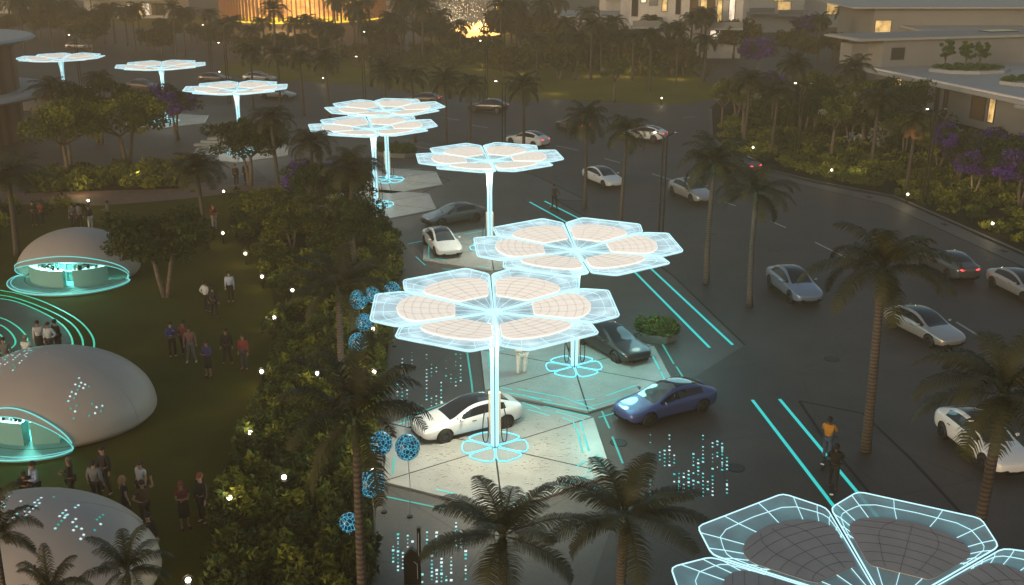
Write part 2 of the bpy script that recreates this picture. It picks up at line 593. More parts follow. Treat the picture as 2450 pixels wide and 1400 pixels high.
dr = MB()
for px_, py_ in ((1700, 560), (1990, 860), (1560, 480), (2130, 700), (1760, 1120), (1480, 1060), (1290, 300), (2030, 1280), (1850, 600)):
    c_ = P(px_, py_)
    dr.cyl((c_.x, c_.y, .004), .34, .006, M_joint, 20)
    dr.cyl((c_.x, c_.y, .006), .29, .007, M_dark, 20)
for px_, py_ in ((1735, 400), (1900, 436), (2080, 470), (2260, 535), (2400, 598)):
    c_ = P(px_, py_)
    dr.box((c_.x - .1, c_.y - .25, .008), (.5, .35, .012), M_joint, rz=R(-75))
tag(dr.build('drain_covers'), kind='structure')


# glowing lines in the paving
def lines(name, segs, wd, m, z):
    q = MB()
    for s_ in segs:
        q.strip([P(*p) for p in s_], wd, m, z=z)
    return tag(q.build(name), kind='structure')


lines('lane_light', [[(1267, 484), (1378, 545)], [(1303, 482), (1402, 532)],
                     [(1515, 648), (1698, 833)], [(1556, 642), (1753, 826)],
                     [(1800, 958), (1995, 1213)], [(1865, 956), (2060, 1190)], [(2060, 1190), (2150, 1300)], [(1995, 1213), (2100, 1350)]], 0.14, M_teal, 0.022)
lines('paving_light', [[(1118, 845), (1128, 915), (1133, 962)], [(1158, 870), (1166, 935)], [(1585, 825), (1612, 872)], [(1618, 878), (1635, 905)],
                       [(1465, 1046), (1490, 1110)], [(925, 1190), (1062, 1219)], [(1135, 1232), (1172, 1245)], [(1393, 1179), (1436, 1164)],
                       [(1440, 985), (1458, 1026)], [(960, 1005), (1065, 965)],
                       [(995, 615), (1018, 636)], [(975, 585), (1012, 577)], [(1058, 644), (1160, 652)], [(1432, 1000), (1478, 988)],
                       [(905, 428), (960, 405), (1010, 404)], [(905, 436), (1000, 440)]], 0.075, M_tealdim, 0.022)


def dots(name, cx0, cy0, cx1, cy1, n, seed, skew=0.0, sz=0.064, label=None):
    """columns of tiny lights let into the ground, standing mostly in vertical runs"""
    r = random.Random(seed)
    q = MB()
    a = P(cx0, cy1)
    cc = P(cx1, cy0)
    cols = int((cx1 - cx0) / 11)
    for i in range(cols):
        px = cx0 + (i + .5) * (cx1 - cx0) / cols
        runs = r.randint(1, 2)
        for _ in range(runs):
            y = r.uniform(cy0, cy1)
            k = r.randint(3, 9)
            for j in range(k):
                yy = y + j * 9
                if yy > cy1:
                    break
                if r.random() < .2:
                    continue
                p = P(px + (yy - cy0) * skew, yy)
                s_ = sz * r.choice((.6, .8, 1.0, 1.0, 1.25))
                m = r.choice((M_dot, M_dot, M_dotw, M_teal))
                q.poly([(p.x - s_ / 2, p.y - s_ * .75, .024), (p.x + s_ / 2, p.y - s_ * .75, .024), (p.x + s_ / 2, p.y + s_ * .75, .024), (p.x - s_ / 2, p.y + s_ * .75, .024)], m)
    return tag(q.build(name), label, 'ground lights', kind='stuff')


dots('ground_lights', 945, 842, 1108, 975, 0, 3, label='field of tiny white and teal lights in dark paving left of the front canopy post')
dots('ground_lights', 1550, 1040, 1745, 1190, 0, 5, label='field of tiny white and teal lights in dark paving below the blue car')
dots('ground_lights', 935, 1245, 1120, 1395, 0, 8, label='field of tiny lights in paving near the bottom edge beside the foreground palm')
dots('ground_lights', 665, 412, 725, 450, 0, 9, sz=0.13, label='small patch of white ground lights behind the purple blossom tree')


# ================================================================= CHARGING PADS
def hexpts(c, r, a0, z=None):
    return [(c[0] + r * math.cos(R(a0 + 60 * i)), c[1] + r * math.sin(R(a0 + 60 * i))) for i in range(6)]


def pad(c, a0, seed, lit=True):
    r_ = random.Random(seed)
    q = MB()
    q.prism(hexpts(c, 4.72, a0), 0.0, 0.09, M_pad)
    root = tag(q.build('charging_pad'), kind='structure')
    j = MB()
    for i in range(6):
        a = R(a0 + 60 * i)
        j.strip([(c[0] + .3 * math.cos(a), c[1] + .3 * math.sin(a)), (c[0] + 4.7 * math.cos(a), c[1] + 4.7 * math.sin(a))], 0.06, M_joint, z=0.094)
    j.build('paving_joint', root)
    rl = MB()   # raised leaf-shaped studs ringing the post
    for k in range(300):
        rr = r_.uniform(1.5, 3.6)
        th = r_.uniform(0, 2 * math.pi)
        x, y = c[0] + rr * math.cos(th), c[1] + rr * math.sin(th)
        if math.cos((th - R(a0)) * 6) > .96:
            continue
        s_ = r_.uniform(.035, .06) * (1.2 - abs(rr - 2.5) / 2)
        rl.box((x, y, 0.094), (s_ * 2.2, s_ * .7, .008), M_relief, rz=r_.uniform(-.3, .3))
    rl.build('paving_relief', root)
    if lit:
        g = MB()
        for i in range(6):
            A = Vector(hexpts(c, 4.35, a0)[i])
            B = Vector(hexpts(c, 4.35, a0)[(i + 1) % 6])
            t = 0.03
            while t < .95:
                L = r_.uniform(.12, .42)
                if r_.random() < .72:
                    q0, q1 = A.lerp(B, t), A.lerp(B, min(t + L, .98))
                    sc = r_.choice((1, 1, .93))
                    q0 = Vector(c) + (q0 - Vector(c)) * sc
                    q1 = Vector(c) + (q1 - Vector(c)) * sc
                    g.strip([q0, q1], 0.075, M_teal if i % 2 else M_tealdim, z=0.098)
                t += L + .06
        g.build('pad_light', root)
    return root


CA, CB, CC_ = P(1184, 1075), P(1373, 882), P(1172, 596)
pads = [(CA, -86, 1), (CB, -86, 2), (CC_, -86, 3), (P(928, 433), -80, 4), (P(900, 490), -80, 5), (P(578, 365), -80, 6), (P(399, 290), -80, 7)]
for c, a0, sd in pads:
    pad(c.xy, a0, sd, sd < 4)
# the sheaf of parallel light lines that crosses from pad to pad
lines('pad_link_light', [[(1237, 936), (1350, 957)], [(1215, 945), (1320, 964)], [(1300, 966), (1412, 988)], [(1250, 968), (1293, 984)],
                         [(1262, 985), (1316, 1000)], [(1300, 977), (1410, 1002)], [(1330, 990), (1400, 1012)], [(1250, 950), (1290, 962)],
                         [(1345, 1005), (1372, 1016), (1376, 1030)], [(1380, 1030), (1394, 1088)], [(1400, 1110), (1380, 1122)],
                         [(1350, 958), (1425, 985)], [(1450, 952), (1520, 928)], [(1380, 964), (1422, 960)]], 0.065, M_teal, 0.102)


# ================================================================= CANOPIES
def canopy_proto():
    t = thing('charging_canopy', 'x', 'canopy')
    # post
    q = MB()
    for k in range(3):
        a = R(90 + 120 * k)
        x, y = .075 * math.cos(a), .075 * math.sin(a)
        q.tube([(x, y, 0.09), (x, y, 3.6), (x * 1.4, y * 1.4, 4.7), (x * 3.2, y * 3.2, 5.45)], [.075, .10, .13, .15], M_post, n=6)
    q.cyl((0, 0, 0.09), .17, .06, M_dark, 16)
    post = q.build('post', t, True)
    s_ = MB()
    for k in range(4):
        a = R(-90 + (k - 1.5) * 34)
        x, y = .165 * math.cos(a), .165 * math.sin(a)
        s_.box((x, y, 2.75), (.035, .035, 5.1), M_cyanw, rz=a)
    s_.build('light_strip', post)
    d = MB()
    d.box((0, -.172, 2.2), (.03, .03, 4.2), M_joint)
    d.build('post_groove', post)
    hb = MB()
    hb.cyl((0, 0, 5.38), .16, .14, M_cyanw, 16, .34)
    hb.build('hub', t, True)
    ch = MB()   # chargers hung on the post
    for sx in (-1, 1):
        ch.box((sx * .19, .0, 1.5), (.07, .22, 1.7), M_cream, taper=.9)
    chg = ch.build('charger', t)
    cb = MB()
    for sx in (-1, 1):
        pts = [(sx * .32, -.1, 1.9)] + [(sx * (.36 + .10 * math.sin(u * math.pi)), -.14, 1.9 - 1.55 * math.sin(u * math.pi * .5)) for u in (.2, .4, .6, .8, 1)] + \
              [(sx * .27, -.16, .45), (sx * .24, -.15, .9), (sx * .26, -.12, 1.4)]
        cb.tube(chaikin(pts, 1, False), .022, M_black, 5)
    cb.build('cable', chg, True)
    # ground flower
    fl = MB()
    for k in range(6):
        a = R(60 * k)
        o = [(.14, .06), (.96, .53), (1.24, .40), (1.24, -.40), (.96, -.53), (.14, -.06)]
        pts = [(x * math.cos(a) - y * math.sin(a), x * math.sin(a) + y * math.cos(a), .125) for x, y in chaikin(o, 1)]
        fl.tube(pts, .030, M_cyan, 5, closed=True)
        inn = [(x * .93 * math.cos(a) - y * .86 * math.sin(a), x * .93 * math.sin(a) + y * .86 * math.cos(a), .108) for x, y in chaikin(o, 1)]
        fl.poly(inn, M_podrim)
    fl.build('ground_flower', t)
    return t


def outline_in(x, hw_out, x_out):
    pass


def petal_meshes(lit):
    Z = lambda x: 5.50 + 0.30 * (x / 4.4)
    edge_m = M_cyanw
    ol = [(.30, .14), (3.36, 1.885), (4.36, 1.42), (4.36, -1.42), (3.36, -1.885), (.30, -.14)]
    # straight gap edges but rounded outer corners
    def rc(p, q, r, d=.16):
        p, q, r = Vector(p), Vector(q), Vector(r)
        a = q + (p - q).normalized() * d
        c_ = q + (r - q).normalized() * d
        return [tuple(a), tuple(a * .3 + q * .45 + c_ * .25), tuple(c_ * .3 + q * .45 + a * .25), tuple(c_)]
    out = [ol[0]]
    for i in (1, 2, 3, 4):
        out += rc(ol[i - 1], ol[i], ol[i + 1])
    out.append(ol[5])
    film = MB()
    n = len(out)
    # fan mesh to follow the tilt
    top = [(x, y, Z(x)) for x, y in out]
    k0 = len(film.v)
    cen = (2.2, 0, Z(2.2))
    film.v += [cen] + top
    for i in range(n):
        film.face((0, 1 + i, 1 + (i + 1) % n), M_petal if lit else M_petal_off)
    low = [(x, y, Z(x) - .05) for x, y in out]
    k = len(film.v)
    film.v += [(cen[0], cen[1], cen[2] - .05)] + low
    for i in range(n):
        film.face((k, k + 1 + (i + 1) % n, k + 1 + i), M_petal if lit else M_petal_off)
    film_me = film
    ed = MB()
    ed.tube([(x, y, Z(x)) for x, y in out], .021 if lit else .019, edge_m, 5, closed=True)
    inner = [(Vector(o) - Vector((2.3, 0))) * .955 + Vector((2.3, 0)) for o in out]
    if lit:
        ed.tube([(p.x, p.y, Z(p.x) + .01) for p in inner], .010, M_cyanw, 4, closed=True)
    # panel outline
    def panel_pt(u, v):
        """u 0..1 outward, v -1..1 across"""
        x = 1.42 + 2.08 * u
        hw = min(.60 + .78 * math.sin(min(u, 1) * math.pi * .60) ** 0.9, x * .555 - .14)
        hw *= math.sqrt(max(0, 1 - max(0, (u - .52) / .48) ** 2.4))
        return x, v * hw
    up = [panel_pt(u, 1) for u in np.linspace(0, 1, 26)]
    pl = up + [(x, -y) for x, y in up[::-1][1:]]
    pn = MB()
    zz = .045
    mm = M_panel if lit else M_panel_off
    kk = len(pn.v)
    for x, y in up:
        for v in (1, .5, 0, -.5, -1):
            pn.v.append((x, y * v, Z(x) + zz))
    for i in range(len(up) - 1):
        for j in range(4):
            pn.face((kk + i * 5 + j, kk + i * 5 + j + 1, kk + i * 5 + 5 + j + 1, kk + i * 5 + 5 + j), mm)
    pn.tube([(x, y, Z(x) + zz - .02) for x, y in pl], .02, mm, 4, closed=True)
    sm = MB()
    ms = M_seam if lit else M_seam2
    for u in (.14, .29, .44, .59, .74, .88):
        pts = []
        for v in np.linspace(-.97, .97, 9):
            uu = u - .10 * v * v
            x, y = panel_pt(max(uu, .01), v)
            pts.append((x, y, Z(x) + zz + .006))
        sm.tube(pts, .0045 if lit else .004, ms, 4, flat=.5)
    for v in (-.5, 0, .5):
        pts = []
        for u in np.linspace(.02, .93, 8):
            x, y = panel_pt(u, v)
            pts.append((x, y, Z(x) + zz + .006))
        sm.tube(pts, .0045 if lit else .004, ms, 4, flat=.5)
    # light ribs in the film: fan inside, grid in the rim
    rb = MB()
    rw = .006 if lit else .009
    for v in (-.8, 0, .8):
        x, y = panel_pt(.0, v)
        rb.tube([(.3, v * .1, Z(.3) + .02), (x, y, Z(x) + .02)], rw, M_cyanw, 4)
    o2 = [Vector(o) for o in out]
    def ray(p, d):
        best = None
        for i in range(len(o2)):
            a, b_ = o2[i], o2[(i + 1) % len(o2)]
            e = b_ - a
            den = d.x * e.y - d.y * e.x
            if abs(den) < 1e-9:
                continue
            w_ = a - p
            t = (w_.x * e.y - w_.y * e.x) / den
            s2 = (w_.x * d.y - w_.y * d.x) / den
            if t > 1e-4 and -1e-6 <= s2 <= 1 + 1e-6 and (best is None or t < best):
                best = t
        return p + d * best if best else p
    for u in np.linspace(.42, 1.0, 6):
        for sgn in (1, -1):
            x, y = panel_pt(min(u, .985), sgn)
            d = Vector((x - 1.6, y * 1.15)).normalized()
            e = ray(Vector((x, y)), d)
            mid = Vector((x, y)).lerp(e, .5) + Vector((.05, .03 * sgn))
            rb.tube([(x, y, Z(x) + .012), (mid.x, mid.y, Z(mid.x) + .012), (e.x, e.y, Z(e.x) + .01)], rw, M_cyanw, 4)
    mids = []
    for u in np.linspace(.40, 1.0, 12):
        x, y = panel_pt(min(u, .999), 1)
        e = ray(Vector((x, y)) if u < 1 else Vector((x, .01)), Vector((x - 1.6, y * 1.15 + .001)).normalized())
        m_ = Vector((x, y)).lerp(e, .55)
        mids.append((m_.x, m_.y))
    ring = mids + [(x, -y) for x, y in mids[::-1]]
    rb.tube([(x, y, Z(x) + .012) for x, y in ring], rw, M_cyanw, 4)
    return film_me, ed, pn, sm, rb


def add_petals(t, lit, a0=0):
    film, ed, pn, sm, rb = petal_meshes(lit)
    first = None
    for k in range(6):
        if first is None:
            f_ = film.build('petal', t)
            kids = [ed.build('edge_light', f_), pn.build('panel', f_), sm.build('panel_seam', f_), rb.build('light_rib', f_)]
            first = (f_, kids)
        else:
            f_ = first[0].copy()
            C.collection.objects.link(f_)
            f_.parent = t
            for kd in first[1]:
                c_ = kd.copy()
                C.collection.objects.link(c_)
                c_.parent = f_
        f_.rotation_euler = (0, 0, R(a0 + 60 * k))


can = canopy_proto()
add_petals(can, True)
G = 'glowing flower shaped canopies over the charging bays'
spots = [(CA, 3, 1.0, 'nearest lit flower canopy with cyan edges over the white parked car'),
         (CB, 5, 1.0, 'lit flower canopy over the black parked car, right of the nearest one'),
         (CC_, 8, .99, 'lit cream panelled flower canopy behind the two nearest, by the small white parked car'),
         (P(892, 303, 5.7), 14, 1.0, 'lit flower canopy in front of its overlapping twin, half over the dark garden palms'),
         (P(928, 433), 20, 1.02, 'lit flower canopy overlapped by its twin in front, ring of light at its foot'),
         (P(565, 212, 5.7), 10, 1.0, 'lit flower canopy with pale panels above the stone steps'),
         (P(385, 158, 5.7), 16, 1.0, 'small lit flower canopy behind the purple tree, second from the left'),
         (P(145, 139, 5.7), 4, 1.0, 'farthest lit flower canopy, above a palm beside the round brown building')]
for (c, a, s_, lb) in spots:
    dup(can, (c.x, c.y, 0), R(a), lb, G, (s_, s_, 1))
t = canopy_proto()
add_petals(t, False)
tag(t, 'grey unlit flower canopy with cyan grid edges in the bottom right corner', 'canopy', G)
t.location = (7.64, 18.3, 0)
t.scale = (.965, .965, .995)
t.rotation_euler = (0, 0, R(3))


def lamp(name, kind, loc, W, col, r=.1, spot=None, rot=None, parent=None, blend=.6):
    l = bpy.data.lights.new(name, kind)
    l.energy = W
    l.color = col
    if kind in ('POINT', 'SPOT'):
        l.shadow_soft_size = r
    if kind == 'SPOT':
        l.spot_size = spot
        l.spot_blend = blend
    o = bpy.data.objects.new(name, l)
    C.collection.objects.link(o)
    o.location = loc
    if rot:
        o.rotation_euler = rot
    if parent is not None:
        o.parent = parent
    return o


# downlights under each lit canopy
warm = (1.0, .86, .56)
tealc = (.38, 1.0, .88)
for i, (c, a, s_, lb) in enumerate(spots):
    lamp('canopy_and_fill_light', 'SPOT', (c.x, c.y - .6, 5.3), (1200, 420, 800, 420, 420, 350, 200, 100)[i], (warm, tealc, (1, .80, .55), (1, .85, .65), (1, .85, .65), (1, .85, .65), warm, warm)[i], .5, R(118), (R(-4), 0, 0))
lamp('canopy_and_fill_light', 'POINT', (CA.x + 1.2, CA.y + 1.5, 4.6), 70, tealc, .8)
lamp('canopy_and_fill_light', 'POINT', (CA.x - 2.2, CA.y - .8, 4.8), 190, (.95, 1.0, .98), .6)  # added white fill that brightens the white car, no fitting of the canopy
lamp('canopy_and_fill_light', 'POINT', (CB.x + 1.2, CB.y + .5, 4.4), 230, tealc, .8)
lamp('canopy_and_fill_light', 'POINT', (CB.x + 6, CB.y + 5.5, 4.8), 300, (.4, .9, 1.0), 2.2)  # added cyan fill beyond the canopy rim, throws a teal pool on the ground
lamp('canopy_and_fill_light', 'POINT', (CC_.x, CC_.y, 4.4), 170, tealc, .8)


# ================================================================= CARS
def evalmesh(o, name):
    dg = bpy.context.evaluated_depsgraph_get()
    me = bpy.data.meshes.new_from_object(o.evaluated_get(dg))
    me.name = name
    old = o.data
    bpy.data.objects.remove(o)
    return me


def car_shell():
    st = [  # x, w, zb, zsh, zbelt, wbelt, zr, wr, zt
        (2.36, .50, .34, .50, .54, .46, .56, .40, .58),
        (2.27, .74, .22, .58, .63, .70, .65, .60, .67),
        (2.00, .85, .18, .66, .71, .80, .73, .66, .76),
        (1.84, .89, .18, .69, .74, .84, .77, .68, .81),
        (1.42, .91, .18, .74, .80, .86, .84, .70, .89),
        (1.06, .915, .18, .77, .85, .86, .90, .71, .95),
        (0.84, .92, .18, .79, .88, .86, .96, .72, 1.01),
        (0.50, .92, .18, .80, .90, .85, 1.14, .66, 1.20),
        (0.10, .92, .18, .81, .91, .85, 1.29, .61, 1.36),
        (-.30, .92, .18, .82, .92, .85, 1.35, .59, 1.43),
        (-.80, .92, .18, .83, .93, .85, 1.34, .58, 1.43),
        (-1.20, .92, .18, .84, .94, .84, 1.27, .57, 1.36),
        (-1.42, .92, .18, .86, .95, .84, 1.22, .57, 1.30),
        (-1.80, .90, .20, .87, .97, .81, 1.08, .57, 1.14),
        (-2.02, .88, .22, .88, .97, .78, 1.02, .58, 1.05),
        (-2.22, .82, .26, .84, .93, .72, .97, .56, .99),
        (-2.34, .66, .34, .76, .86, .58, .89, .46, .90)]
    bm = bmesh.new()
    rows = []
    for (x, w_, zb, zs, zbl, wb, zr, wr, zt) in st:
        half = [(0, zb), (w_ * .82, zb), (w_ * .96, zb + .13), (w_, (zb + zs) / 2 + .05), (w_ * .985, zs), (wb, zbl), (wr, zr), (wr - .07, zr + (zt - zr) * .45), (wr * .5, zt - .012), (0, zt)]
        pts = half + [(-y, z) for y, z in half[1:-1][::-1]]
        rows.append([bm.verts.new((x, y, z)) for y, z in pts])
    n = len(rows[0])
    def rowname(j):  # segment j joins point j and j+1
        jj = j if j < 9 else 17 - j
        return jj
    for i in range(len(rows) - 1):
        for j in range(n):
            f = bm.faces.new((rows[i][j], rows[i + 1][j], rows[i + 1][(j + 1) % n], rows[i][(j + 1) % n]))
            jj = rowname(j)
            x = (st[i][0] + st[i + 1][0]) / 2
            mi = 0
            if jj in (7, 8) and -1.85 < x < .98:
                mi = 1
            if jj == 5 and -1.5 < x < .86:
                mi = 1
            if jj in (0, 1) or (jj == 2 and False):
                mi = 2
            f.material_index = mi
            f.smooth = True
    for r_ in (rows[0], rows[-1]):
        f = bm.faces.new(r_)
        f.smooth = True
    bmesh.ops.recalc_face_normals(bm, faces=bm.faces)
    me = bpy.data.meshes.new('car_cage')
    bm.to_mesh(me)
    bm.free()
    o = bpy.data.objects.new('car_cage', me)
    C.collection.objects.link(o)
    for m in (M_black, M_glassd, M_dark):
        me.materials.append(m)
    sb = o.modifiers.new('s', 'SUBSURF')
    sb.levels = 2
    me2 = evalmesh(o, 'car_hull')
    # wheel wells
    o = bpy.data.objects.new('car_hull', me2)
    C.collection.objects.link(o)
    cuts = []
    for x in (1.43, -1.42):
        for sy in (-1, 1):
            q = MB()
            pts = []
            nn = 26
            for yy in (sy * .60, sy * 1.1):
                for k in range(nn):
                    a = 2 * math.pi * k / nn
                    q.v.append((x + .385 * math.cos(a), yy, .345 + .385 * math.sin(a)))
            q.face(range(nn), M_dark)
            q.face(range(2 * nn - 1, nn - 1, -1), M_dark)
            for k in range(nn):
                q.face((k, nn + k, nn + (k + 1) % nn, (k + 1) % nn), M_dark)
            c_ = q.build('cutter')
            bm = bmesh.new()
            bm.from_mesh(c_.data)
            bmesh.ops.recalc_face_normals(bm, faces=bm.faces)
            bm.to_mesh(c_.data)
            bm.free()
            md = o.modifiers.new('b', 'BOOLEAN')
            md.object = c_
            md.solver = 'EXACT'
            md.operation = 'DIFFERENCE'
            cuts.append(c_)
    me3 = evalmesh(o, 'car_hull')
    for c_ in cuts:
        bpy.data.objects.remove(c_)
    return me3


HULL = car_shell()
matn = [m.name if m else '' for m in HULL.materials]


def split_hull(slots, name, paint=None):
    bm = bmesh.new()
    bm.from_mesh(HULL)
    idx = [i for i, n_ in enumerate(matn) if n_ in slots]
    kill = [f for f in bm.faces if f.material_index not in idx]
    bmesh.ops.delete(bm, geom=kill, context='FACES')
    me = bpy.data.meshes.new(name)
    bm.to_mesh(me)
    bm.free()
    for i, m in enumerate(HULL.materials):
        me.materials.append(paint if (paint and m == M_black) else m)
    return me


GLASSME = split_hull(['tinted_glass'], 'window_glass')
BODYME = {}


def wheel_meshes():
    q = MB()
    n = 28
    prof = [(.22, .11), (.30, .115), (.335, .085), (.34, .0), (.335, -.085), (.30, -.115), (.22, -.11)]
    k = 0
    for (r_, y) in prof:
        for j in range(n):
            a = 2 * math.pi * j / n
            q.v.append((r_ * math.cos(a), y, r_ * math.sin(a)))
    for i in range(len(prof) - 1):
        for j in range(n):
            q.face((i * n + j, i * n + (j + 1) % n, (i + 1) * n + (j + 1) % n, (i + 1) * n + j), M_black)
    tyre = q
    r_ = MB()
    for s in range(10):
        a = 2 * math.pi * s / 10
        p0 = Vector((.04 * math.cos(a), 0, .04 * math.sin(a)))
        p1 = Vector((.225 * math.cos(a + .15), 0, .225 * math.sin(a + .15)))
        r_.tube([p0 + Vector((0, -.095, 0)), p1 + Vector((0, -.10, 0))], [.028, .02], M_rim, 4)
    r_.tube([(.225 * math.cos(2 * math.pi * j / 24), -.10, .225 * math.sin(2 * math.pi * j / 24)) for j in range(24)], .018, M_rim, 5, closed=True)
    pts = [(.05 * math.cos(2 * math.pi * j / 12), -.11, .05 * math.sin(2 * math.pi * j / 12)) for j in range(12)]
    r_.poly(pts[::-1], M_rim)
    dk = [(.21 * math.cos(2 * math.pi * j / 20), -.05, .21 * math.sin(2 * math.pi * j / 20)) for j in range(20)]
    r_.poly(dk, M_dark)
    return tyre, r_


TYRE, RIMM = wheel_meshes()
ty0 = TYRE.build('tyre', smooth=True)
TYREME = ty0.data
bpy.data.objects.remove(ty0)
rm0 = RIMM.build('rim', smooth=False)
RIMME = rm0.data
bpy.data.objects.remove(rm0)


def link(me, name, parent, loc=(0, 0, 0), rot=(0, 0, 0)):
    o = bpy.data.objects.new(name, me)
    C.collection.objects.link(o)
    o.parent = parent
    o.location = loc
    o.rotation_euler = rot
    return o


def lightmesh(front, sy, m):
    q = MB()
    if front:
        pts = []
        for u in np.linspace(0, 1, 6):
            pts.append((2.225 - .30 * u ** 1.3, sy * (.56 + .235 * u), .60 + .095 * u))
        q.tube(pts, [.030, .050, .055, .048, .035, .014], m, 6, flat=.8)
    else:
        pts = []
        for u in np.linspace(0, 1, 6):
            pts.append((-2.325 + .22 * u ** 1.8, sy * (.36 + .43 * u), .83 + .03 * u))
        q.tube(pts, [.02, .045, .055, .055, .045, .02], m, 6, flat=.9)
    o = q.build('x', smooth=True)
    me = o.data
    bpy.data.objects.remove(o)
    return me


LM = {}
for key, m in (('on', M_head_on), ('clear', M_head), ('dark', M_head_dark)):
    for sy in (-1, 1):
        LM[('f', key, sy)] = lightmesh(True, sy, m)
for key, m in (('on', M_tail_on), ('off', M_tail)):
    for sy in (-1, 1):
        LM[('r', key, sy)] = lightmesh(False, sy, m)
_q = MB()
_q.box((2.345, 0, .30), (.03, .95, .09), M_dark)
_q.box((2.29, .62, .36), (.06, .16, .035), M_dark, rz=-.5)
_q.box((2.29, -.62, .36), (.06, .16, .035), M_dark, rz=.5)
_o = _q.build('x')
GRILLE = _o.data
bpy.data.objects.remove(_o)
_q = MB()
for sy in (-1, 1):
    for x in (.35, -.75):
        _q.box((x - .25, sy * .915, .80), (.18, .03, .025), M_rim)
_o = _q.build('x')
HANDLE = _o.data
bpy.data.objects.remove(_o)


def paint(name, col, metal=0.2, rough=0.28):
    return mat('paint_' + name, col, rough, metal=metal, coat=1.0)


def make_car(label, col, front_px, rear_px, head='clear', tail='off', cat='car', group=None, scale=1.0, tall=None):
    """front_px / rear_px: ground points below the middle of the bumpers"""
    f_, r_ = P(*front_px), P(*rear_px)
    d = (f_ - r_).normalized()
    c = (f_ + r_) / 2
    t = thing('parked_car' if group == GP else 'car', label, cat, (c.x, c.y, 0), math.atan2(d.y, d.x), group)
    key = col.name
    if key not in BODYME:
        BODYME[key] = split_hull(['black_rubber', 'dark_metal', ''], 'body_' + key, col)
    bd = link(BODYME[key], 'body', t)
    link(GLASSME, 'window_glass', t)
    link(GRILLE, 'grille', t)
    link(HANDLE, 'door_handle', t)
    for sy in (-1, 1):
        link(LM[('f', head, sy)], 'headlight', t)
        link(LM[('r', tail, sy)], 'tail_light', t)
        q = MB()
        q.ball((.70, sy * 1.0, .98), .11, col, 8, 5, (.6, 1.0, .62))
        q.tube([(.74, sy * .88, .93), (.70, sy * .95, .96)], .025, M_dark, 5)
        q.build('wing_mirror', t, True)
        for x in (1.43, -1.42):
            wl = thing('wheel', None, None)
            wl.parent = t
            wl.location = (x, sy * .80, .34)
            wl.rotation_euler = (0, 0, 0 if sy < 0 else math.pi)
            link(TYREME, 'tyre', wl)
            link(RIMME, 'rim', wl)
    t.scale = (scale, scale, scale * (tall if tall else 1))
    return t


GP = 'cars parked at the charging canopies'
GM = 'cars driving on the road'


def ctr(px, heading, L=4.7, z=0):
    """front/rear ground pixels are derived from a centre and a heading (degrees)"""
    c = px if isinstance(px, Vector) else P(*px)
    d = Vector((math.cos(R(heading)), math.sin(R(heading)), 0)) * L / 2
    return c + d, c - d


def by_wheels(fpx, rpx, side=1):
    """car centre and heading from where its two near wheels touch the ground"""
    a, b_ = P(*fpx), P(*rpx)
    d = (a - b_).normalized()
    return (a + b_) / 2 + Vector((d.y, -d.x, 0)) * side * .78, math.degrees(math.atan2(d.y, d.x))


def make_car2(label, col, cpx, heading, **k):
    k.setdefault('scale', .93)
    f_, r_ = ctr(cpx, heading)
    global P
    P0 = P
    P = lambda *a: a[0] if isinstance(a[0], Vector) else P0(*a)
    o = make_car(label, col, (f_,), (r_,), **k)
    P = P0
    return o


white = paint('white', (0.78, 0.78, 0.77), 0, .3)
silver = paint('silver', (0.42, 0.41, 0.40), .5, .3)
grey = paint('grey', (0.10, 0.105, 0.11), .4)
black = paint('black', (0.022, 0.022, 0.022), .3)
blue = paint('blue', (0.06, 0.085, 0.25), .3)
paleblue = paint('pale_blue', (0.22, 0.27, 0.36), .4)
brown = paint('brown', (0.12, 0.09, 0.08), .3)
make_car2('glossy white car with black roof parked behind the nearest canopy post', white, *by_wheels((1062, 1064), (1214, 1027)), head='dark', group=GP)
make_car2('deep blue car with dark glass roof waiting on the asphalt right of the pads', blue, *by_wheels((1548, 1024), (1686, 988)), head='on', group=GP)
make_car2('black car nose down beside the second canopy post, near the planter', black, (1462, 840), -58, head='on', group=GP)
make_car2('small white car facing the viewer on the third pad behind the canopies', white, (1058, 598), -72, head='dark', group=GP)
make_car2('dark grey car parked behind the small white one', grey, (1085, 532), 212, head='clear', group=GP)

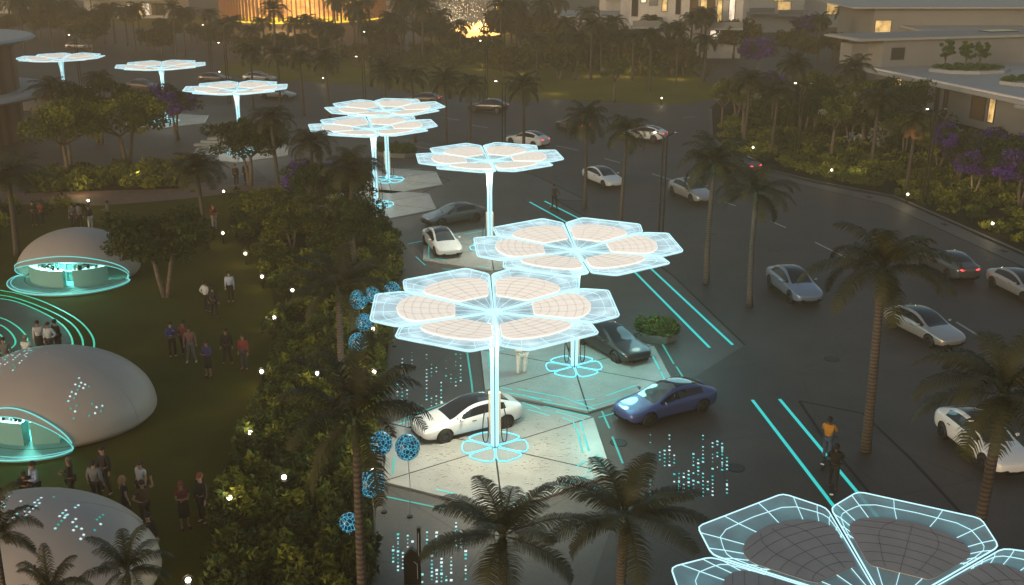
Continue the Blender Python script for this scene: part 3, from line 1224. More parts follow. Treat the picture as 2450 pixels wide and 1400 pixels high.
D = -38
for (lb, cl, px, hd, hk, tk) in (
    ('white car on the road between the two middle palms', white, (1443, 440), -64, 'clear', 'off'),
    ('silver car half hidden by palm fronds, with one yellow headlight burning', silver, (1652, 476), -68, 'on', 'on'),
    ('white car with pink tail lights far up the road, behind the leaning palm', white, (1540, 336), 150, 'clear', 'on'),
    ('dark car with a red tail light behind the palm left of the twin lamp post', grey, (1370, 312), 125, 'clear', 'on'),
    ('white car hidden behind the third canopy on the far carriageway', white, (1262, 350), 140, 'clear', 'on'),
    ('black car with long red tail lights at the far bend', black, (1168, 268), 160, 'clear', 'on'),
    ('distant dark car with red lights behind the overlapping canopies', brown, (1010, 248), 168, 'clear', 'on'),
    ('pale blue car with a red tail light, alone by the end of the light lines', paleblue, (1897, 705), -80, 'clear', 'on'),
    ('grey car with bright red tail lights passing under the big palm', grey, (2265, 655), 100, 'clear', 'on'),
    ('silver car cut by the right edge of the picture', silver, (2440, 705), -78, 'clear', 'off'),
    ('silver white car right of the big palm trunk', silver, (2207, 803), -70, 'clear', 'off'),
    ('large white car behind the drooping fronds at the right edge', white, (2345, 1085), -80, 'clear', 'on'),
    ('car with orange lit headlights in the far left lane', brown, (345, 218), -20, 'on', 'off'),
    ('brown car on the far road above the left canopies', brown, (515, 197), -8, 'clear', 'off'),
    ('brown car with an orange light strip, on the far road above the pale canopy', silver, (622, 198), -8, 'on', 'off'),
    ('silver car behind the right rim of the pale canopy', silver, (665, 236), -12, 'clear', 'off'),
    ('dark red lit car hidden by the palm crowns right of the lamp post', brown, (1765, 408), 120, 'clear', 'on'),
    ('pale car on the distant left road below the grove', silver, (190, 118), 0, 'clear', 'off'),
):
    make_car2(lb, cl, px, hd, head=hk, tail=tk, group=GM, tall=1.13 if len(lb) % 3 == 0 else 1.0)


# ================================================================= PLANTS
def frond(V, F, base, az, el, L, droop, wl, r_, n=22, lw=.055):
    """one feather leaf: rachis curve with drooping leaflets"""
    d = Vector((math.cos(az), math.sin(az), 0))
    side = Vector((-d.y, d.x, 0))
    pts = []
    p = Vector(base)
    e = el
    ns = 14
    for i in range(ns + 1):
        pts.append(p.copy())
        p = p + (d * math.cos(e) + Vector((0, 0, 1)) * math.sin(e)) * (L / ns)
        e -= droop / ns * (0.5 + 1.2 * i / ns)
    # rachis as a thin crossed ribbon
    for i in range(ns):
        k = len(V)
        hw = .03 * (1 - i / ns) + .008
        a, b_ = pts[i], pts[i + 1]
        V += [a - side * hw, b_ - side * hw, b_ + side * hw, a + side * hw]
        F.append((k, k + 1, k + 2, k + 3))
    for i in range(n):
        u = .12 + .86 * i / (n - 1)
        x = u * ns
        i0 = min(int(x), ns - 1)
        q = pts[i0].lerp(pts[i0 + 1], x - i0)
        t = (pts[i0 + 1] - pts[i0]).normalized()
        ll = wl * (math.sin(math.pi * min(1, (u * .85 + .12))) ** .6) * r_.uniform(.85, 1.1)
        for s in (-1, 1):
            dirn = (side * s * .85 + t * .45 + Vector((0, 0, r_.uniform(-.05, .25)))).normalized()
            m_ = q + dirn * ll * .5
            e_ = m_ + (dirn + Vector((0, 0, -.75 - .3 * r_.random()))).normalized() * ll * .5
            wv = t * lw * .5
            k = len(V)
            V += [q - wv, q + wv, m_ + wv, m_ - wv, e_ + wv * .25, e_ - wv * .25]
            F.append((k, k + 1, k + 2, k + 3))
            F.append((k + 3, k + 2, k + 4, k + 5))


def palm_proto(H, L, nf, seed, drop=1.9, tan=0, trunk_r=.13, n=22, lw=.055, wls=.28):
    r_ = random.Random(seed)
    t = thing('palm_tree', 'x', 'palm tree')
    q = MB()
    pts, rr = [], []
    for i in range(9):
        u = i / 8
        pts.append((.12 * math.sin(u * 2.2 + seed), .10 * math.cos(u * 1.7 + seed) - .1, u * (H - .55)))
        rr.append(trunk_r * (1.25 - .35 * u + .12 * math.exp(-u * 9)))
    q.tube(pts, rr, M_trunk, 10)
    q.build('trunk', t, True)
    tp = Vector(pts[-1])
    q = MB()
    q.tube([tp, tp + Vector((0, 0, .35)), tp + Vector((0, 0, .75))], [trunk_r * .95, trunk_r * 1.05, trunk_r * .35], M_shaft, 8)
    q.build('crown_shaft', t, True)
    V, F = [], []
    top = tp + Vector((0, 0, .6))
    for i in range(nf):
        az = i * 2.399963 + r_.uniform(-.2, .2)
        u = i / nf
        el = R(78) - u * R(95) + r_.uniform(-.12, .12)
        frond(V, F, top, az, el, L * r_.uniform(.86, 1.08) * (.86 + .14 * math.sin(math.pi * u)), drop * r_.uniform(.8, 1.15), L * wls, r_, n, lw)
    leafmesh('crown', np.array([tuple(v) for v in V]), np.array(F), [M_frond], None, t)
    if tan:
        V, F = [], []
        for i in range(tan):
            az = i * 2.4 + r_.uniform(-.3, .3)
            frond(V, F, top - Vector((0, 0, .3)), az, R(-35), L * .62, .9, L * .16, r_, 14, .08)
        leafmesh('dry_fronds', np.array([tuple(v) for v in V]), np.array(F), [M_frondtan], None, t)
    return t


def leaf_cloud(r_, centres, nper, size, elong=1.6):
    """leaf quads spread through blobs. centres: (x,y,z,rx,ry,rz)"""
    rs = np.random.RandomState(r_)
    out = []
    for (x, y, z, rx, ry, rz) in centres:
        n = nper
        d = rs.normal(size=(n, 3))
        d /= np.linalg.norm(d, axis=1)[:, None]
        rad = rs.uniform(.35, 1.0, size=(n, 1)) ** .55
        out.append(d * rad * np.array([rx, ry, rz]) + np.array([x, y, z]))
    c = np.concatenate(out)
    n = len(c)
    a = rs.normal(size=(n, 3))
    a /= np.linalg.norm(a, axis=1)[:, None]
    b_ = rs.normal(size=(n, 3))
    b_ = np.cross(a, b_)
    b_ /= np.linalg.norm(b_, axis=1)[:, None]
    s = size * rs.uniform(.6, 1.3, size=(n, 1))
    a = a * s * elong * .5
    b_ = b_ * s * .5
    V = np.stack([c - a, c - b_ * .8, c + a, c + b_ * .8], axis=1).reshape(-1, 3)
    F = np.arange(n * 4).reshape(-1, 4)
    return V, F


def tree_proto(name, H, Rr, seed, leaf, nblob=22, nper=120, size=.17, trunks=2, bark=M_bark, flower=None, ffrac=.3, ztrunk=.42, cat='tree', flat=.62):
    r_ = random.Random(seed)
    t = thing(name, 'x', cat)
    q = MB()
    cents = []
    tips = []
    for k in range(trunks):
        a = 2 * math.pi * k / trunks + r_.uniform(-.5, .5)
        sp = .0 if trunks == 1 else .35
        p0 = Vector((.08 * math.cos(a), .08 * math.sin(a), 0))
        p1 = Vector((sp * Rr * .5 * math.cos(a), sp * Rr * .5 * math.sin(a), H * ztrunk))
        pm = p0.lerp(p1, .5) + Vector((r_.uniform(-.1, .1), r_.uniform(-.1, .1), 0))
        q.tube([p0, pm, p1], [.16 * H / 5, .12 * H / 5, .095 * H / 5], bark, 8)
        for j in range(4):
            b_ = a + r_.uniform(-1.4, 1.4) if trunks > 1 else 2 * math.pi * j / 4 + r_.uniform(-.4, .4)
            e = Vector((p1.x + math.cos(b_) * Rr * r_.uniform(.45, .8), p1.y + math.sin(b_) * Rr * r_.uniform(.45, .8), H * r_.uniform(.62, .88)))
            mid = p1.lerp(e, .5) + Vector((0, 0, -.12))
            q.tube([p1, mid, e], [.075 * H / 5, .05 * H / 5, .02], bark, 6)
            e2 = mid + Vector((r_.uniform(-.6, .6), r_.uniform(-.6, .6), .8)) * (Rr * .5)
            q.tube([mid, e2], [.04 * H / 5, .012], bark, 5)
            tips += [e, e2]
    q.build('trunk', t, True)
    for i in range(nblob):
        a = r_.uniform(0, 2 * math.pi)
        rad = Rr * math.sqrt(r_.uniform(0, 1)) * .85
        z = H * (ztrunk + .12) + (H * (1 - ztrunk - .2)) * r_.uniform(0, 1) * (1 - (rad / Rr) ** 2 * .55)
        s = Rr * r_.uniform(.20, .36)
        cents.append((rad * math.cos(a), rad * math.sin(a), z, s, s, s * flat))
    for e in tips:
        s = Rr * r_.uniform(.2, .3)
        cents.append((e.x, e.y, e.z, s, s, s * flat))
    V, F = leaf_cloud(seed, cents, nper, size)
    rs = np.random.RandomState(seed)
    if flower:
        per = np.repeat(rs.uniform(size=len(cents)) < ffrac, nper)
        mi = per.astype(int)
        leafmesh('crown', V, F, [leaf, flower], mi, t)
    else:
        leafmesh('crown', V, F, [leaf], None, t)
    return t


# palms in three sizes
palmA = palm_proto(6.2, 2.35, 24, 1, 1.75, n=28, lw=.055)
palmB = palm_proto(6.2, 2.30, 22, 2, 2.0, n=26, lw=.055)
palmC = palm_proto(6.2, 2.30, 26, 3, 1.9, tan=12, n=22)
palmF = palm_proto(6.0, 2.45, 22, 4, 2.0, n=13, lw=.13)
palmN = palm_proto(6.2, 2.6, 15, 5, 1.35, n=50, lw=.036, wls=.21)
palmM = palm_proto(6.2, 2.6, 18, 6, 1.7, n=48, lw=.036, wls=.21)
PROTO = {'N': palmN, 'M': palmM, 'A': palmA, 'B': palmB, 'C': palmC, 'F': palmF}
HP = 6.2


def palm(kind, px, py, h, s, label, group=None, rz=None, dx=0):
    """crown centre seen at the pixel, h its height above ground"""
    p = P(px, py, h)
    pr = PROTO[kind]
    return dup(pr, (p.x, p.y, 0), rnd.uniform(0, 6.28) if rz is None else rz, label, group, (s, s, h / HP))


GPALM = 'palm trees along the plaza and road'
palms = [
 ('N', 1205, 1290, 4.2, .98, 'dark spiky palm at the bottom centre, crown over the front edge of the lit pad'),
 ('N', 1490, 1240, 4.6, 1.0, 'dark drooping palm at the bottom, second from the centre, right of the lit pad'),
 ('M', 2122, 645, 7.2, 1.2, 'tall dark palm in the right half, its trunk crossing the road down to the island'),
 ('M', 2385, 950, 7.0, 1.1, 'palm with drooping fronds before the large white car at the right edge'),
 ('A', 1712, 395, 6.7, 1.02, 'palm right of the tall twin lamp post, left one of its pair'),
 ('M', 1812, 465, 6.0, 1.05, 'palm with long drooping fronds, right one of the pair by the lamp post'),
 ('A', 1400, 290, 6.2, .84, 'palm left of the lamp post whose thin trunk reaches the kerb tip'),
 ('B', 1496, 318, 6.2, .86, 'palm beside the tall twin lamp post, in front of the white and pink car'),
 ('A', 1250, 210, 6.0, .92, 'palm on the far kerb directly above the third canopy'),
 ('B', 1122, 208, 6.0, .85, 'palm on the far kerb left of the black car at the bend'),
 ('A', 1062, 196, 6.0, .85, 'palm on the far kerb, second left of the black car at the bend'),
 ('B', 985, 185, 6.0, .95, 'thick palm crown behind the overlapping canopies, right one'),
 ('A', 918, 178, 6.0, .95, 'thick palm crown behind the overlapping canopies, left one'),
 ('A', 782, 148, 6.0, .95, 'palm on the far verge, rightmost of the row of four'),
 ('B', 716, 140, 6.0, .90, 'palm on the far verge, third of the row of four'),
 ('A', 660, 132, 6.0, .90, 'palm on the far verge, second of the row of four'),
 ('B', 600, 128, 6.0, .85, 'palm on the far verge, leftmost of the row of four'),
 ('B', 655, 285, 5.4, 1.0, 'dark palm right of the stone steps, before the pale canopy post'),
 ('B', 742, 345, 5.4, .92, 'dark palm left of the overlapping canopies, fronds hanging'),
 ('A', 835, 405, 5.0, 1.05, 'dark bushy palm in front of the overlapping canopy posts'),
 ('A', 126, 215, 5.2, 1.15, 'dark palm in front of the farthest canopy post at the left'),
 ('B', 238, 190, 5.0, .85, 'small dark palm between the two leftmost canopies'),
 ('A', 478, 405, 5.0, 1.0, 'dark palm standing at the end of the brick path'),
 ('A', 8, 420, 5.0, 1.2, 'dark palm cut by the left edge beside the brick path'),
 ('N', 300, 1372, 3.9, .50, 'dark spiky palm in front of the lowest white pod'),
 ('N', -15, 1295, 5.0, .50, 'palm fronds reaching in at the left edge over the lowest pod'),
 ('N', 120, 1430, 4.2, .4, 'small palm crown at the bottom edge left of the spiky one'),
 ('A', 1905, 160, 6.0, .95, 'palm behind the round white street light on the right bank'),
 ('A', 2040, 165, 6.0, 1.0, 'palm crown against the corner of the right flat roofed house'),
 ('C', 2192, 290, 5.5, .92, 'palm with a skirt of orange dry fronds on the right bank'),
 ('B', 2108, 240, 5.6, 1.0, 'dark palm left of the palm with orange dry fronds'),
 ('B', 1790, 195, 6.0, 1.0, 'dark palm at the corner of the right bank above the road bend'),
 ('B', 1862, 225, 5.5, 1.0, 'palm on the right bank just left of the round street light post'),
 ('A', 2015, 30, 6.0, .95, 'distant palm standing before the far house at the top right'),
 ('A', 1962, 50, 6.0, .85, 'distant smaller palm beside the purple tree top right'),
 ('B', 1412, 62, 7.0, 1.15, 'wide palm crown in front of the central white house'),
 ('B', 1562, 90, 6.5, .85, 'left palm crown below the balcony of the central house'),
 ('A', 1625, 78, 6.5, .8, 'right palm crown below the balcony of the central house'),
 ('A', 410, 25, 7.0, 1.0, 'distant palm left of the amber hall'),
 ('B', 855, 20, 8.0, 1.2, 'dark palm in front of the right end of the amber hall'),
 ('A', 1010, 22, 8.0, 1.2, 'palm between the amber hall and the pond'),
 ('A', 650, 25, 8.0, 1.2, 'palm in front of the middle of the amber hall'),
]
for (k, px, py, h, s, lb) in palms:
    palm(k, px, py, h, s, lb, GPALM)
# the two tall palms of the garden, seen from above their crowns
for px, py, h, s, lb in ((846, 1012, 7.3, .95, 'tall garden palm with a banded pale trunk at the bottom, beside the blue light globes'),
                         (806, 690, 5.6, 1.05, 'garden palm with a pale banded trunk left of the nearest canopy')):
    p = P(px, py, h)
    dup(palmN, (p.x, p.y, 0), 1.3, lb, GPALM, (s * .92, s * .92, h / HP))

# broad trees
jac = tree_proto('blossom_tree', 5.0, 2.6, 11, M_leafd, flower=M_leafp, ffrac=.55, nblob=20)
grn = tree_proto('broadleaf_tree', 5.2, 2.8, 12, M_leafo, flower=M_leafy, ffrac=.18, nblob=26, nper=110, size=.16)
drk = tree_proto('broadleaf_tree', 5.6, 3.0, 13, M_leafd, nblob=30, nper=130, size=.17, trunks=2)
thin = tree_proto('broadleaf_tree', 5.6, 1.7, 14, M_leafo, nblob=16, nper=70, size=.15, trunks=1, flower=M_leafw, ffrac=.15)
roofT = tree_proto('roof_tree', 3.4, 1.0, 15, M_leafg, nblob=14, nper=80, size=.14, trunks=1, ztrunk=.25)
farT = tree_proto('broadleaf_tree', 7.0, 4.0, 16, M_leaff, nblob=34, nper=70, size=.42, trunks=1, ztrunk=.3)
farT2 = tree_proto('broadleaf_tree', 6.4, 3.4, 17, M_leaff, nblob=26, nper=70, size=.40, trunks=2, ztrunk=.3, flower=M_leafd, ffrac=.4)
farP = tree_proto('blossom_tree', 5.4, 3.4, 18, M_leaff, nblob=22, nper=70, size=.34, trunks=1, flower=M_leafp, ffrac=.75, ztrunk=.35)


def tree(pr, px, py, s, label, group, sz=None):
    p = P(px, py)
    return dup(pr, (p.x, p.y, 0), rnd.uniform(0, 6.28), label, group, (s, s, sz or s))


GT = 'broad trees in the garden and on the banks'
tree(grn, 165, 428, 1.3, 'forked pale trunk tree with yellow green leaves on the left bed', GT)
tree(grn, 308, 404, 1.3, 'tree with two slanting pale trunks and dark leaves, right of the forked one', GT)
tree(jac, 425, 335, 1.1, 'purple flowering tree below the second canopy from the left', GT)
tree(drk, 240, 345, 1.15, 'dense dark tree behind the two pale trunked trees', GT)
tree(drk, 398, 712, .92, 'broad dark tree alone on the lawn between the pods and the shrubs', GT)
tree(drk, 600, 445, 1.0, 'dark tree at the end of the brick path below the pale canopy post', GT)
tree(drk, 850, 640, .78, 'big dark tree at the garden edge beside the small white car', GT)
tree(jac, 758, 520, .85, 'purple blossoming tree beside the dark palm in the garden', GT)
tree(drk, 800, 560, .9, 'dark leafy tree in front of the overlapping canopies', GT)
tree(grn, 700, 600, .55, 'low dark tree in the middle of the shrubbery', GT)
tree(thin, 1470, 245, 1.0, 'slim pale trunked sapling on the far verge below the central house', GT)
tree(thin, 1775, 330, 1.1, 'slender tree with bare pale stems at the corner of the right bank', GT)
tree(thin, 1726, 300, .8, 'thin sapling at the tip of the right bank', GT)
tree(thin, 1990, 385, 1.15, 'pale leaved tree in the middle of the right bank', GT)
tree(thin, 2060, 350, 1.2, 'silvery leaved tree behind the middle of the right bank', GT)
tree(drk, 2390, 470, .85, 'dark round tree on the bank at the right edge', GT)
tree(jac, 2290, 440, .85, 'purple flowering tree on the bank behind the tall right lamp post', GT)
tree(jac, 2235, 380, .7, 'small purple flowering tree left of the lamp post, under the house wall', GT)
tree(drk, 1920, 330, .9, 'dark tree mass on the right bank behind the round street light', GT)
tree(drk, 1850, 300, .9, 'dark tree at the rear of the right bank', GT)
tree(farP, 1812, 175, .9, 'dusky purple tree at the head of the road bend', GT)
tree(farP, 1930, 108, 1.0, 'distant purple tree before the far houses at the top right', GT)
tree(farT, 2090, 118, 1.1, 'round dark tree against the second flat roofed house', GT)
tree(farT, 1755, 140, .95, 'round dark tree in front of the right end of the central house', GT)
tree(farT2, 1445, 150, .9, 'dark rounded tree below the wide palm at the central house', GT)
for i, (px, py, s_, pr) in enumerate(((1760, 285, .9, grn), (1880, 300, .8, grn), (1950, 330, .9, drk), (2030, 345, .75, grn), (2110, 350, .9, drk), (2160, 375, .8, grn),
        (2020, 310, 1.1, thin), (2130, 330, 1.1, drk), (2440, 500, .9, jac), (2330, 470, .75, jac), (1930, 280, 1.0, grn), (1840, 265, .9, jac), (2245, 410, .7, grn), (2390, 420, .8, jac))):
    tree(pr, px, py, s_, 'middle sized tree among the planting of the right bank', GT)
# the far grove
GF = 'trees of the hazy far grove'
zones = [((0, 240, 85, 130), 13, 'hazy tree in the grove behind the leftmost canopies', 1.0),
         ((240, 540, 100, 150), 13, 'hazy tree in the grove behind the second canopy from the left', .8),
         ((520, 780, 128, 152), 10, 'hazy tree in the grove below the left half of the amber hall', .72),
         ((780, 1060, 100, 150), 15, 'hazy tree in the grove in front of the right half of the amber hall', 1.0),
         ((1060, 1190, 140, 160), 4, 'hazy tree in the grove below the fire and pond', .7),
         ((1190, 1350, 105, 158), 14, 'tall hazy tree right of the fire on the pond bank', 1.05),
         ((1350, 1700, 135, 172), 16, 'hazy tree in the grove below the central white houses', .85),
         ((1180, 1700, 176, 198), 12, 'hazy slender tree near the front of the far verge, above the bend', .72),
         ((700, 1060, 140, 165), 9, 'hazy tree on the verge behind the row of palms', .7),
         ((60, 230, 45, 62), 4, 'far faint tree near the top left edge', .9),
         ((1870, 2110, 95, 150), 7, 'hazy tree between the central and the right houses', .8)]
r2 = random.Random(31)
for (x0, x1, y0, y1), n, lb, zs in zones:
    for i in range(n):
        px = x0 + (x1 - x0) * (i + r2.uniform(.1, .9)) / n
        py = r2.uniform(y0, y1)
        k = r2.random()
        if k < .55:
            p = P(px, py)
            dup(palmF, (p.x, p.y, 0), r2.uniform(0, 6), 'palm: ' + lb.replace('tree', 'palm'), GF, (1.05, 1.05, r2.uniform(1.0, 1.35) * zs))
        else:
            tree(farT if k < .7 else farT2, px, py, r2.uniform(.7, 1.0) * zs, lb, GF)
for o in bpy.data.objects:
    if o.get('label', '').startswith('palm: '):
        o['label'] = o['label'][6:]


# shrub beds as ground cover
def bed(name, poly_px, n, seed, mats, hmin, hmax, nper, size, label, z0=0.0, rr=.55):
    rs = random.Random(seed)
    xs = [p[0] for p in poly_px]
    ys = [p[1] for p in poly_px]
    G_ = [P(*p) for p in poly_px]
    gx = [g.x for g in G_]
    gy = [g.y for g in G_]
    def inside(x, y):
        c = False
        m = len(G_)
        for i in range(m):
            a, b_ = G_[i], G_[(i + 1) % m]
            if (a.y > y) != (b_.y > y) and x < (b_.x - a.x) * (y - a.y) / (b_.y - a.y) + a.x:
                c = not c
        return c
    V, F, mi = [], [], []
    k = 0
    off = 0
    tries = 0
    while k < n and tries < n * 60:
        tries += 1
        x, y = rs.uniform(min(gx), max(gx)), rs.uniform(min(gy), max(gy))
        if not inside(x, y):
            continue
        h = rs.uniform(hmin, hmax)
        r_ = rs.uniform(.6, 1.1) * rr
        v, f = leaf_cloud(seed * 1000 + k, [(x, y, z0 + h * .5, r_, r_, h * .55)], nper, size, 2.2)
        V.append(v)
        F.append(f + off)
        off += len(v)
        mi.append(np.full(len(f), rs.choices(range(len(mats)), [m[1] for m in mats])[0]))
        k += 1
    o = leafmesh(name, np.concatenate(V), np.concatenate(F), [m[0] for m in mats], np.concatenate(mi))
    return tag(o, label, 'shrubs', kind='stuff')


sh = [(M_leafd, .5), (M_leafo, .35), (M_leafy, .15)]
bed('shrubbery', [(500, 1500), (870, 1500), (895, 1180), (895, 1000), (918, 860), (700, 800), (650, 880), (590, 1040), (520, 1230)], 420, 5, [(M_leafd, .42), (M_leafo, .38), (M_leafy, .20)], .4, 1.15, 130, .12,
    'dense dark shrubs with yellow green tips filling the lower garden bed', rr=.5)
bed('shrubbery', [(655, 700), (640, 800), (918, 860), (930, 740), (955, 640), (945, 570), (880, 500), (700, 460), (560, 475), (560, 560), (600, 590)], 330, 6, [(M_leafd, .3), (M_leafo, .45), (M_leafy, .25)], .4, 1.0, 80, .15,
    'dark shrubs in the upper garden bed beside the plaza', rr=.7)
bed('shrubbery', [(62, 460), (438, 448), (440, 400), (100, 420)], 150, 7, [(M_leafo, .5), (M_leafy, .4), (M_leafd, .1)], .5, 1.1, 110, .18,
    'low yellow green hedge plants along the brick path', rr=.9)
bed('shrubbery', [(1715, 335), (1790, 385), (1960, 428), (2140, 462), (2450, 590), (2700, 690), (2700, 560), (2300, 400), (1900, 320), (1740, 285)], 420, 8,
    [(M_leafo, .5), (M_leafy, .35), (M_leafd, .15)], .3, .8, 90, .16, 'rough low shrubs covering the right bank above the pavement', z0=.1, rr=.9)
bed('shrubbery', [(1860, 320), (2300, 400), (2700, 560), (2700, 440), (2200, 290), (1900, 250), (1750, 240)], 160, 9,
    [(M_leafo, .3), (M_leafd, .6), (M_leafw, .1)], .8, 2.2, 90, .22, 'tall dark undergrowth at the back of the right bank', z0=.1, rr=1.2)
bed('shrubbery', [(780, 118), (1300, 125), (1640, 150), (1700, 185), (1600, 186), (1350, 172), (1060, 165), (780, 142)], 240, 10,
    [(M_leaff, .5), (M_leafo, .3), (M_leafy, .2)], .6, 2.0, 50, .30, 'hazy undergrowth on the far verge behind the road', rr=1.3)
bed('shrubbery', [(-150, 560), (-150, 490), (60, 492), (250, 494), (250, 505), (20, 520), (0, 600)], 60, 12, sh, .4, 1.0, 90, .14,
    'low dark plants between the brick path and the upper pod', rr=.6)


# planters
def planter(cpx, rx, ry, label, tall=.9):
    c = P(*cpx)
    t = thing('planter', label, 'planter', (c.x, c.y, 0), R(-20))
    q = MB()
    n = 7
    out = [(rx * math.cos(2 * math.pi * i / n), ry * math.sin(2 * math.pi * i / n)) for i in range(n)]
    k = 0
    for sc, z in ((.80, .006), (1.0, .42), (.93, .42), (.90, .30)):
        for x, y in out:
            q.v.append((x * sc, y * sc, z))
    for i in range(3):
        for j in range(n):
            q.face((i * n + j, i * n + (j + 1) % n, (i + 1) * n + (j + 1) % n, (i + 1) * n + j), M_stone)
    q.face(range(3 * n, 4 * n), M_soil)
    q.build('bowl', t)
    cs = []
    rs = random.Random(3)
    for i in range(34):
        a, r_ = rs.uniform(0, 6.28), math.sqrt(rs.random()) * .8
        cs.append((rx * r_ * math.cos(a), ry * r_ * math.sin(a), .62 + rs.uniform(-.1, .25) * tall, .32, .32, .36 * tall))
    V, F = leaf_cloud(44, cs, 130, .10)
    leafmesh('foliage', V, F, [M_leafg], None, t)
    return t


planter((1570, 812), 1.15, .75, 'stone bowl planter with clipped green shrubs beside the black car')
planter((948, 372), 2.3, 1.4, 'long low planter with shrubs right of the overlapping canopies')
lamp('planter_glow', 'POINT', tuple(P(1570, 812) + Vector((-.6, -1.5, 2.5))), 16, (.7, 1, .8), .3)


# ================================================================= LAMPS
def street_lamp_proto():
    t = thing('street_lamp', 'x', 'street lamp')
    q = MB()
    for sx in (-1, 1):
        q.tube([(sx * .13, 0, 0), (sx * .12, 0, 6.55)], [.062, .055], M_dark, 6)
    q.cyl((0, 0, 0), .22, .12, M_dark, 14, .19)
    for z in (1.5, 3.4, 5.2):
        q.box((0, 0, z), (.22, .03, .03), M_dark)
    q.build('post', t)
    for sx, m in ((-1, M_lampw), (1, M_lampdim)):
        a = MB()
        a.tube([(sx * .09, 0, 6.5), (sx * .30, 0, 6.62), (sx * .78, 0, 6.86)], [.04, .04, .03], M_dark, 6)
        a.box((sx * .62, 0, 6.83), (.42, .12, .035), M_dark, 0)
        ar = a.build('arm', t)
        l_ = MB()
        l_.ball((sx * .66, -.02, 6.79), .075, m, 10, 6, (1.5, .8, .5))
        l_.build('lamp_head', ar, True)
    return t


GL = 'twin post street lamps with forked arms'
lampP = street_lamp_proto()
for (px, py, rz, lb) in (
    (1592, 318, 0, 'tall twin post street lamp standing in the centre right, nearest of all'),
    (2240, 262, .1, 'twin post street lamp on the right bank in front of the house wall'),
    (1205, 195, 0, 'twin post street lamp behind the third canopy beside a palm'),
    (1163, 98, 0, 'twin post street lamp on the far verge below the fire'),
    (868, 136, 0, 'twin post street lamp behind the left side of the overlapping canopies'),
    (884, 77, 0, 'distant twin post street lamp in the grove right of the amber hall'),
    (537, 103, 0, 'twin post street lamp above the pale canopy at the left'),
    (497, 60, 0, 'distant twin post street lamp at the left foot of the amber hall'),
    (178, 84, 0, 'twin post street lamp above the farthest canopy at the left'),
    (1922, 200, 0, 'street lamp with a round white glow among the palms of the right bank')):
    p = P(px, py, 6.75)
    dup(lampP, (p.x, p.y, 0), rz, lb, GL)
    lamp('street_lamp_light', 'POINT', (p.x - .66, p.y - .1, 6.6), 26, (1, .88, .65), .12)


def bollard_proto():
    t = thing('garden_lamp', 'x', 'garden lamp')
    q = MB()
    q.tube([(0, 0, 0), (0, 0, .55)], [.045, .03], M_dark, 7)
    q.cyl((0, 0, .53), .11, .04, M_dark, 12)
    q.build('post', t)
    q = MB()
    q.ball((0, 0, .68), .085, M_lampw, 12, 8)
    q.build('bulb', t, True)
    q = MB()
    q.tube([(.17 * math.cos(a), 0, .66 + .19 * math.sin(a)) for a in np.linspace(-.6, math.pi + .6, 14)], .010, M_dark, 5)
    q.tube([(0, .17 * math.cos(a), .66 + .19 * math.sin(a)) for a in np.linspace(-.6, math.pi + .6, 14)], .010, M_dark, 5)
    q.build('hoop', t)
    return t


bl = bollard_proto()
GB = 'small garden lamps with glowing bulbs'
for px, py, wt, lb in (
    (211, 480, 14, 'garden lamp behind the upper pod beside the standing guests'),
    (533, 558, 12, 'garden lamp at the shrub edge, topmost of the curved row'),
    (587, 607, 12, 'garden lamp at the shrub edge, second of the curved row'),
    (627, 662, 12, 'garden lamp at the shrub edge, third of the curved row'),
    (656, 760, 14, 'garden lamp at the shrub edge, fourth of the curved row'),
    (626, 889, 14, 'garden lamp glowing yellow inside a bush on the lawn edge'),
    (598, 1035, 10, 'garden lamp with a glass hoop beside the shrubs, level with the middle pod'),
    (549, 1191, 10, 'garden lamp with a glass hoop right of the man in a black suit'),
    (450, 1388, 8, 'garden lamp at the bottom edge right of the lowest pod'),
    (895, 890, 10, 'garden lamp at the plaza edge left of the light dots'),
    (893, 787, 8, 'garden lamp beside the lower blue globes under the canopy rim'),
    (890, 1126, 8, 'garden lamp above the lone blue globe by the tall palm trunk'),
    (535, 458, 8, 'garden lamp at the end of the brick path'),
    (1990, 407, 10, 'garden lamp low on the right bank above the road kerb'),
    (2172, 465, 10, 'garden lamp on the right bank near the kerb, left of the lamp post'),
    (2375, 535, 12, 'garden lamp on the right bank closest to the right edge'),
    (1802, 353, 10, 'garden lamp at the corner of the right bank'),
    (1583, 235, 12, 'garden lamp on the far verge in a pale bush'),
    (773, 187, 12, 'garden lamp on the far verge under the palm row'),
    (525, 172, 8, 'garden lamp on the far verge beside the twin lamp post')):
    p = P(px, py, .68)
    dup(bl, (p.x, p.y, 0), .3, lb, GB)
    lamp('garden_lamp_light', 'POINT', (p.x - .05, p.y - .14, .95), wt * 1.3, (1, .82, .42), .08)
for px, py, lb in ((700, 700, 'tiny garden lamp deep in the upper shrubs'), (760, 900, 'tiny garden lamp deep in the middle shrubs left of the light dots'), (680, 1150, 'tiny garden lamp deep in the lower shrubs')):
    p = P(px, py, .9)
    dup(bl, (p.x, p.y, .35), .3, lb, GB)
    lamp('garden_lamp_light', 'POINT', (p.x, p.y, 1.7), 14, (1, .85, .42), .08)
# added fill lights without fixtures, brightening grove shrubs, right bank and left tree trunks
for px, py, wt in ((1418, 165, 60), (1330, 205, 30), (880, 150, 30), (1480, 130, 30), (190, 436, 45), (330, 412, 45), (1500, 166, 60), (1620, 172, 50), (1250, 160, 50), (1150, 150, 40), (2060, 400, 30), (2300, 440, 30)):
    p = P(px, py, 1.0)
    lamp('verge_fill_light', 'POINT', tuple(p), wt, (1, .8, .4), .2)


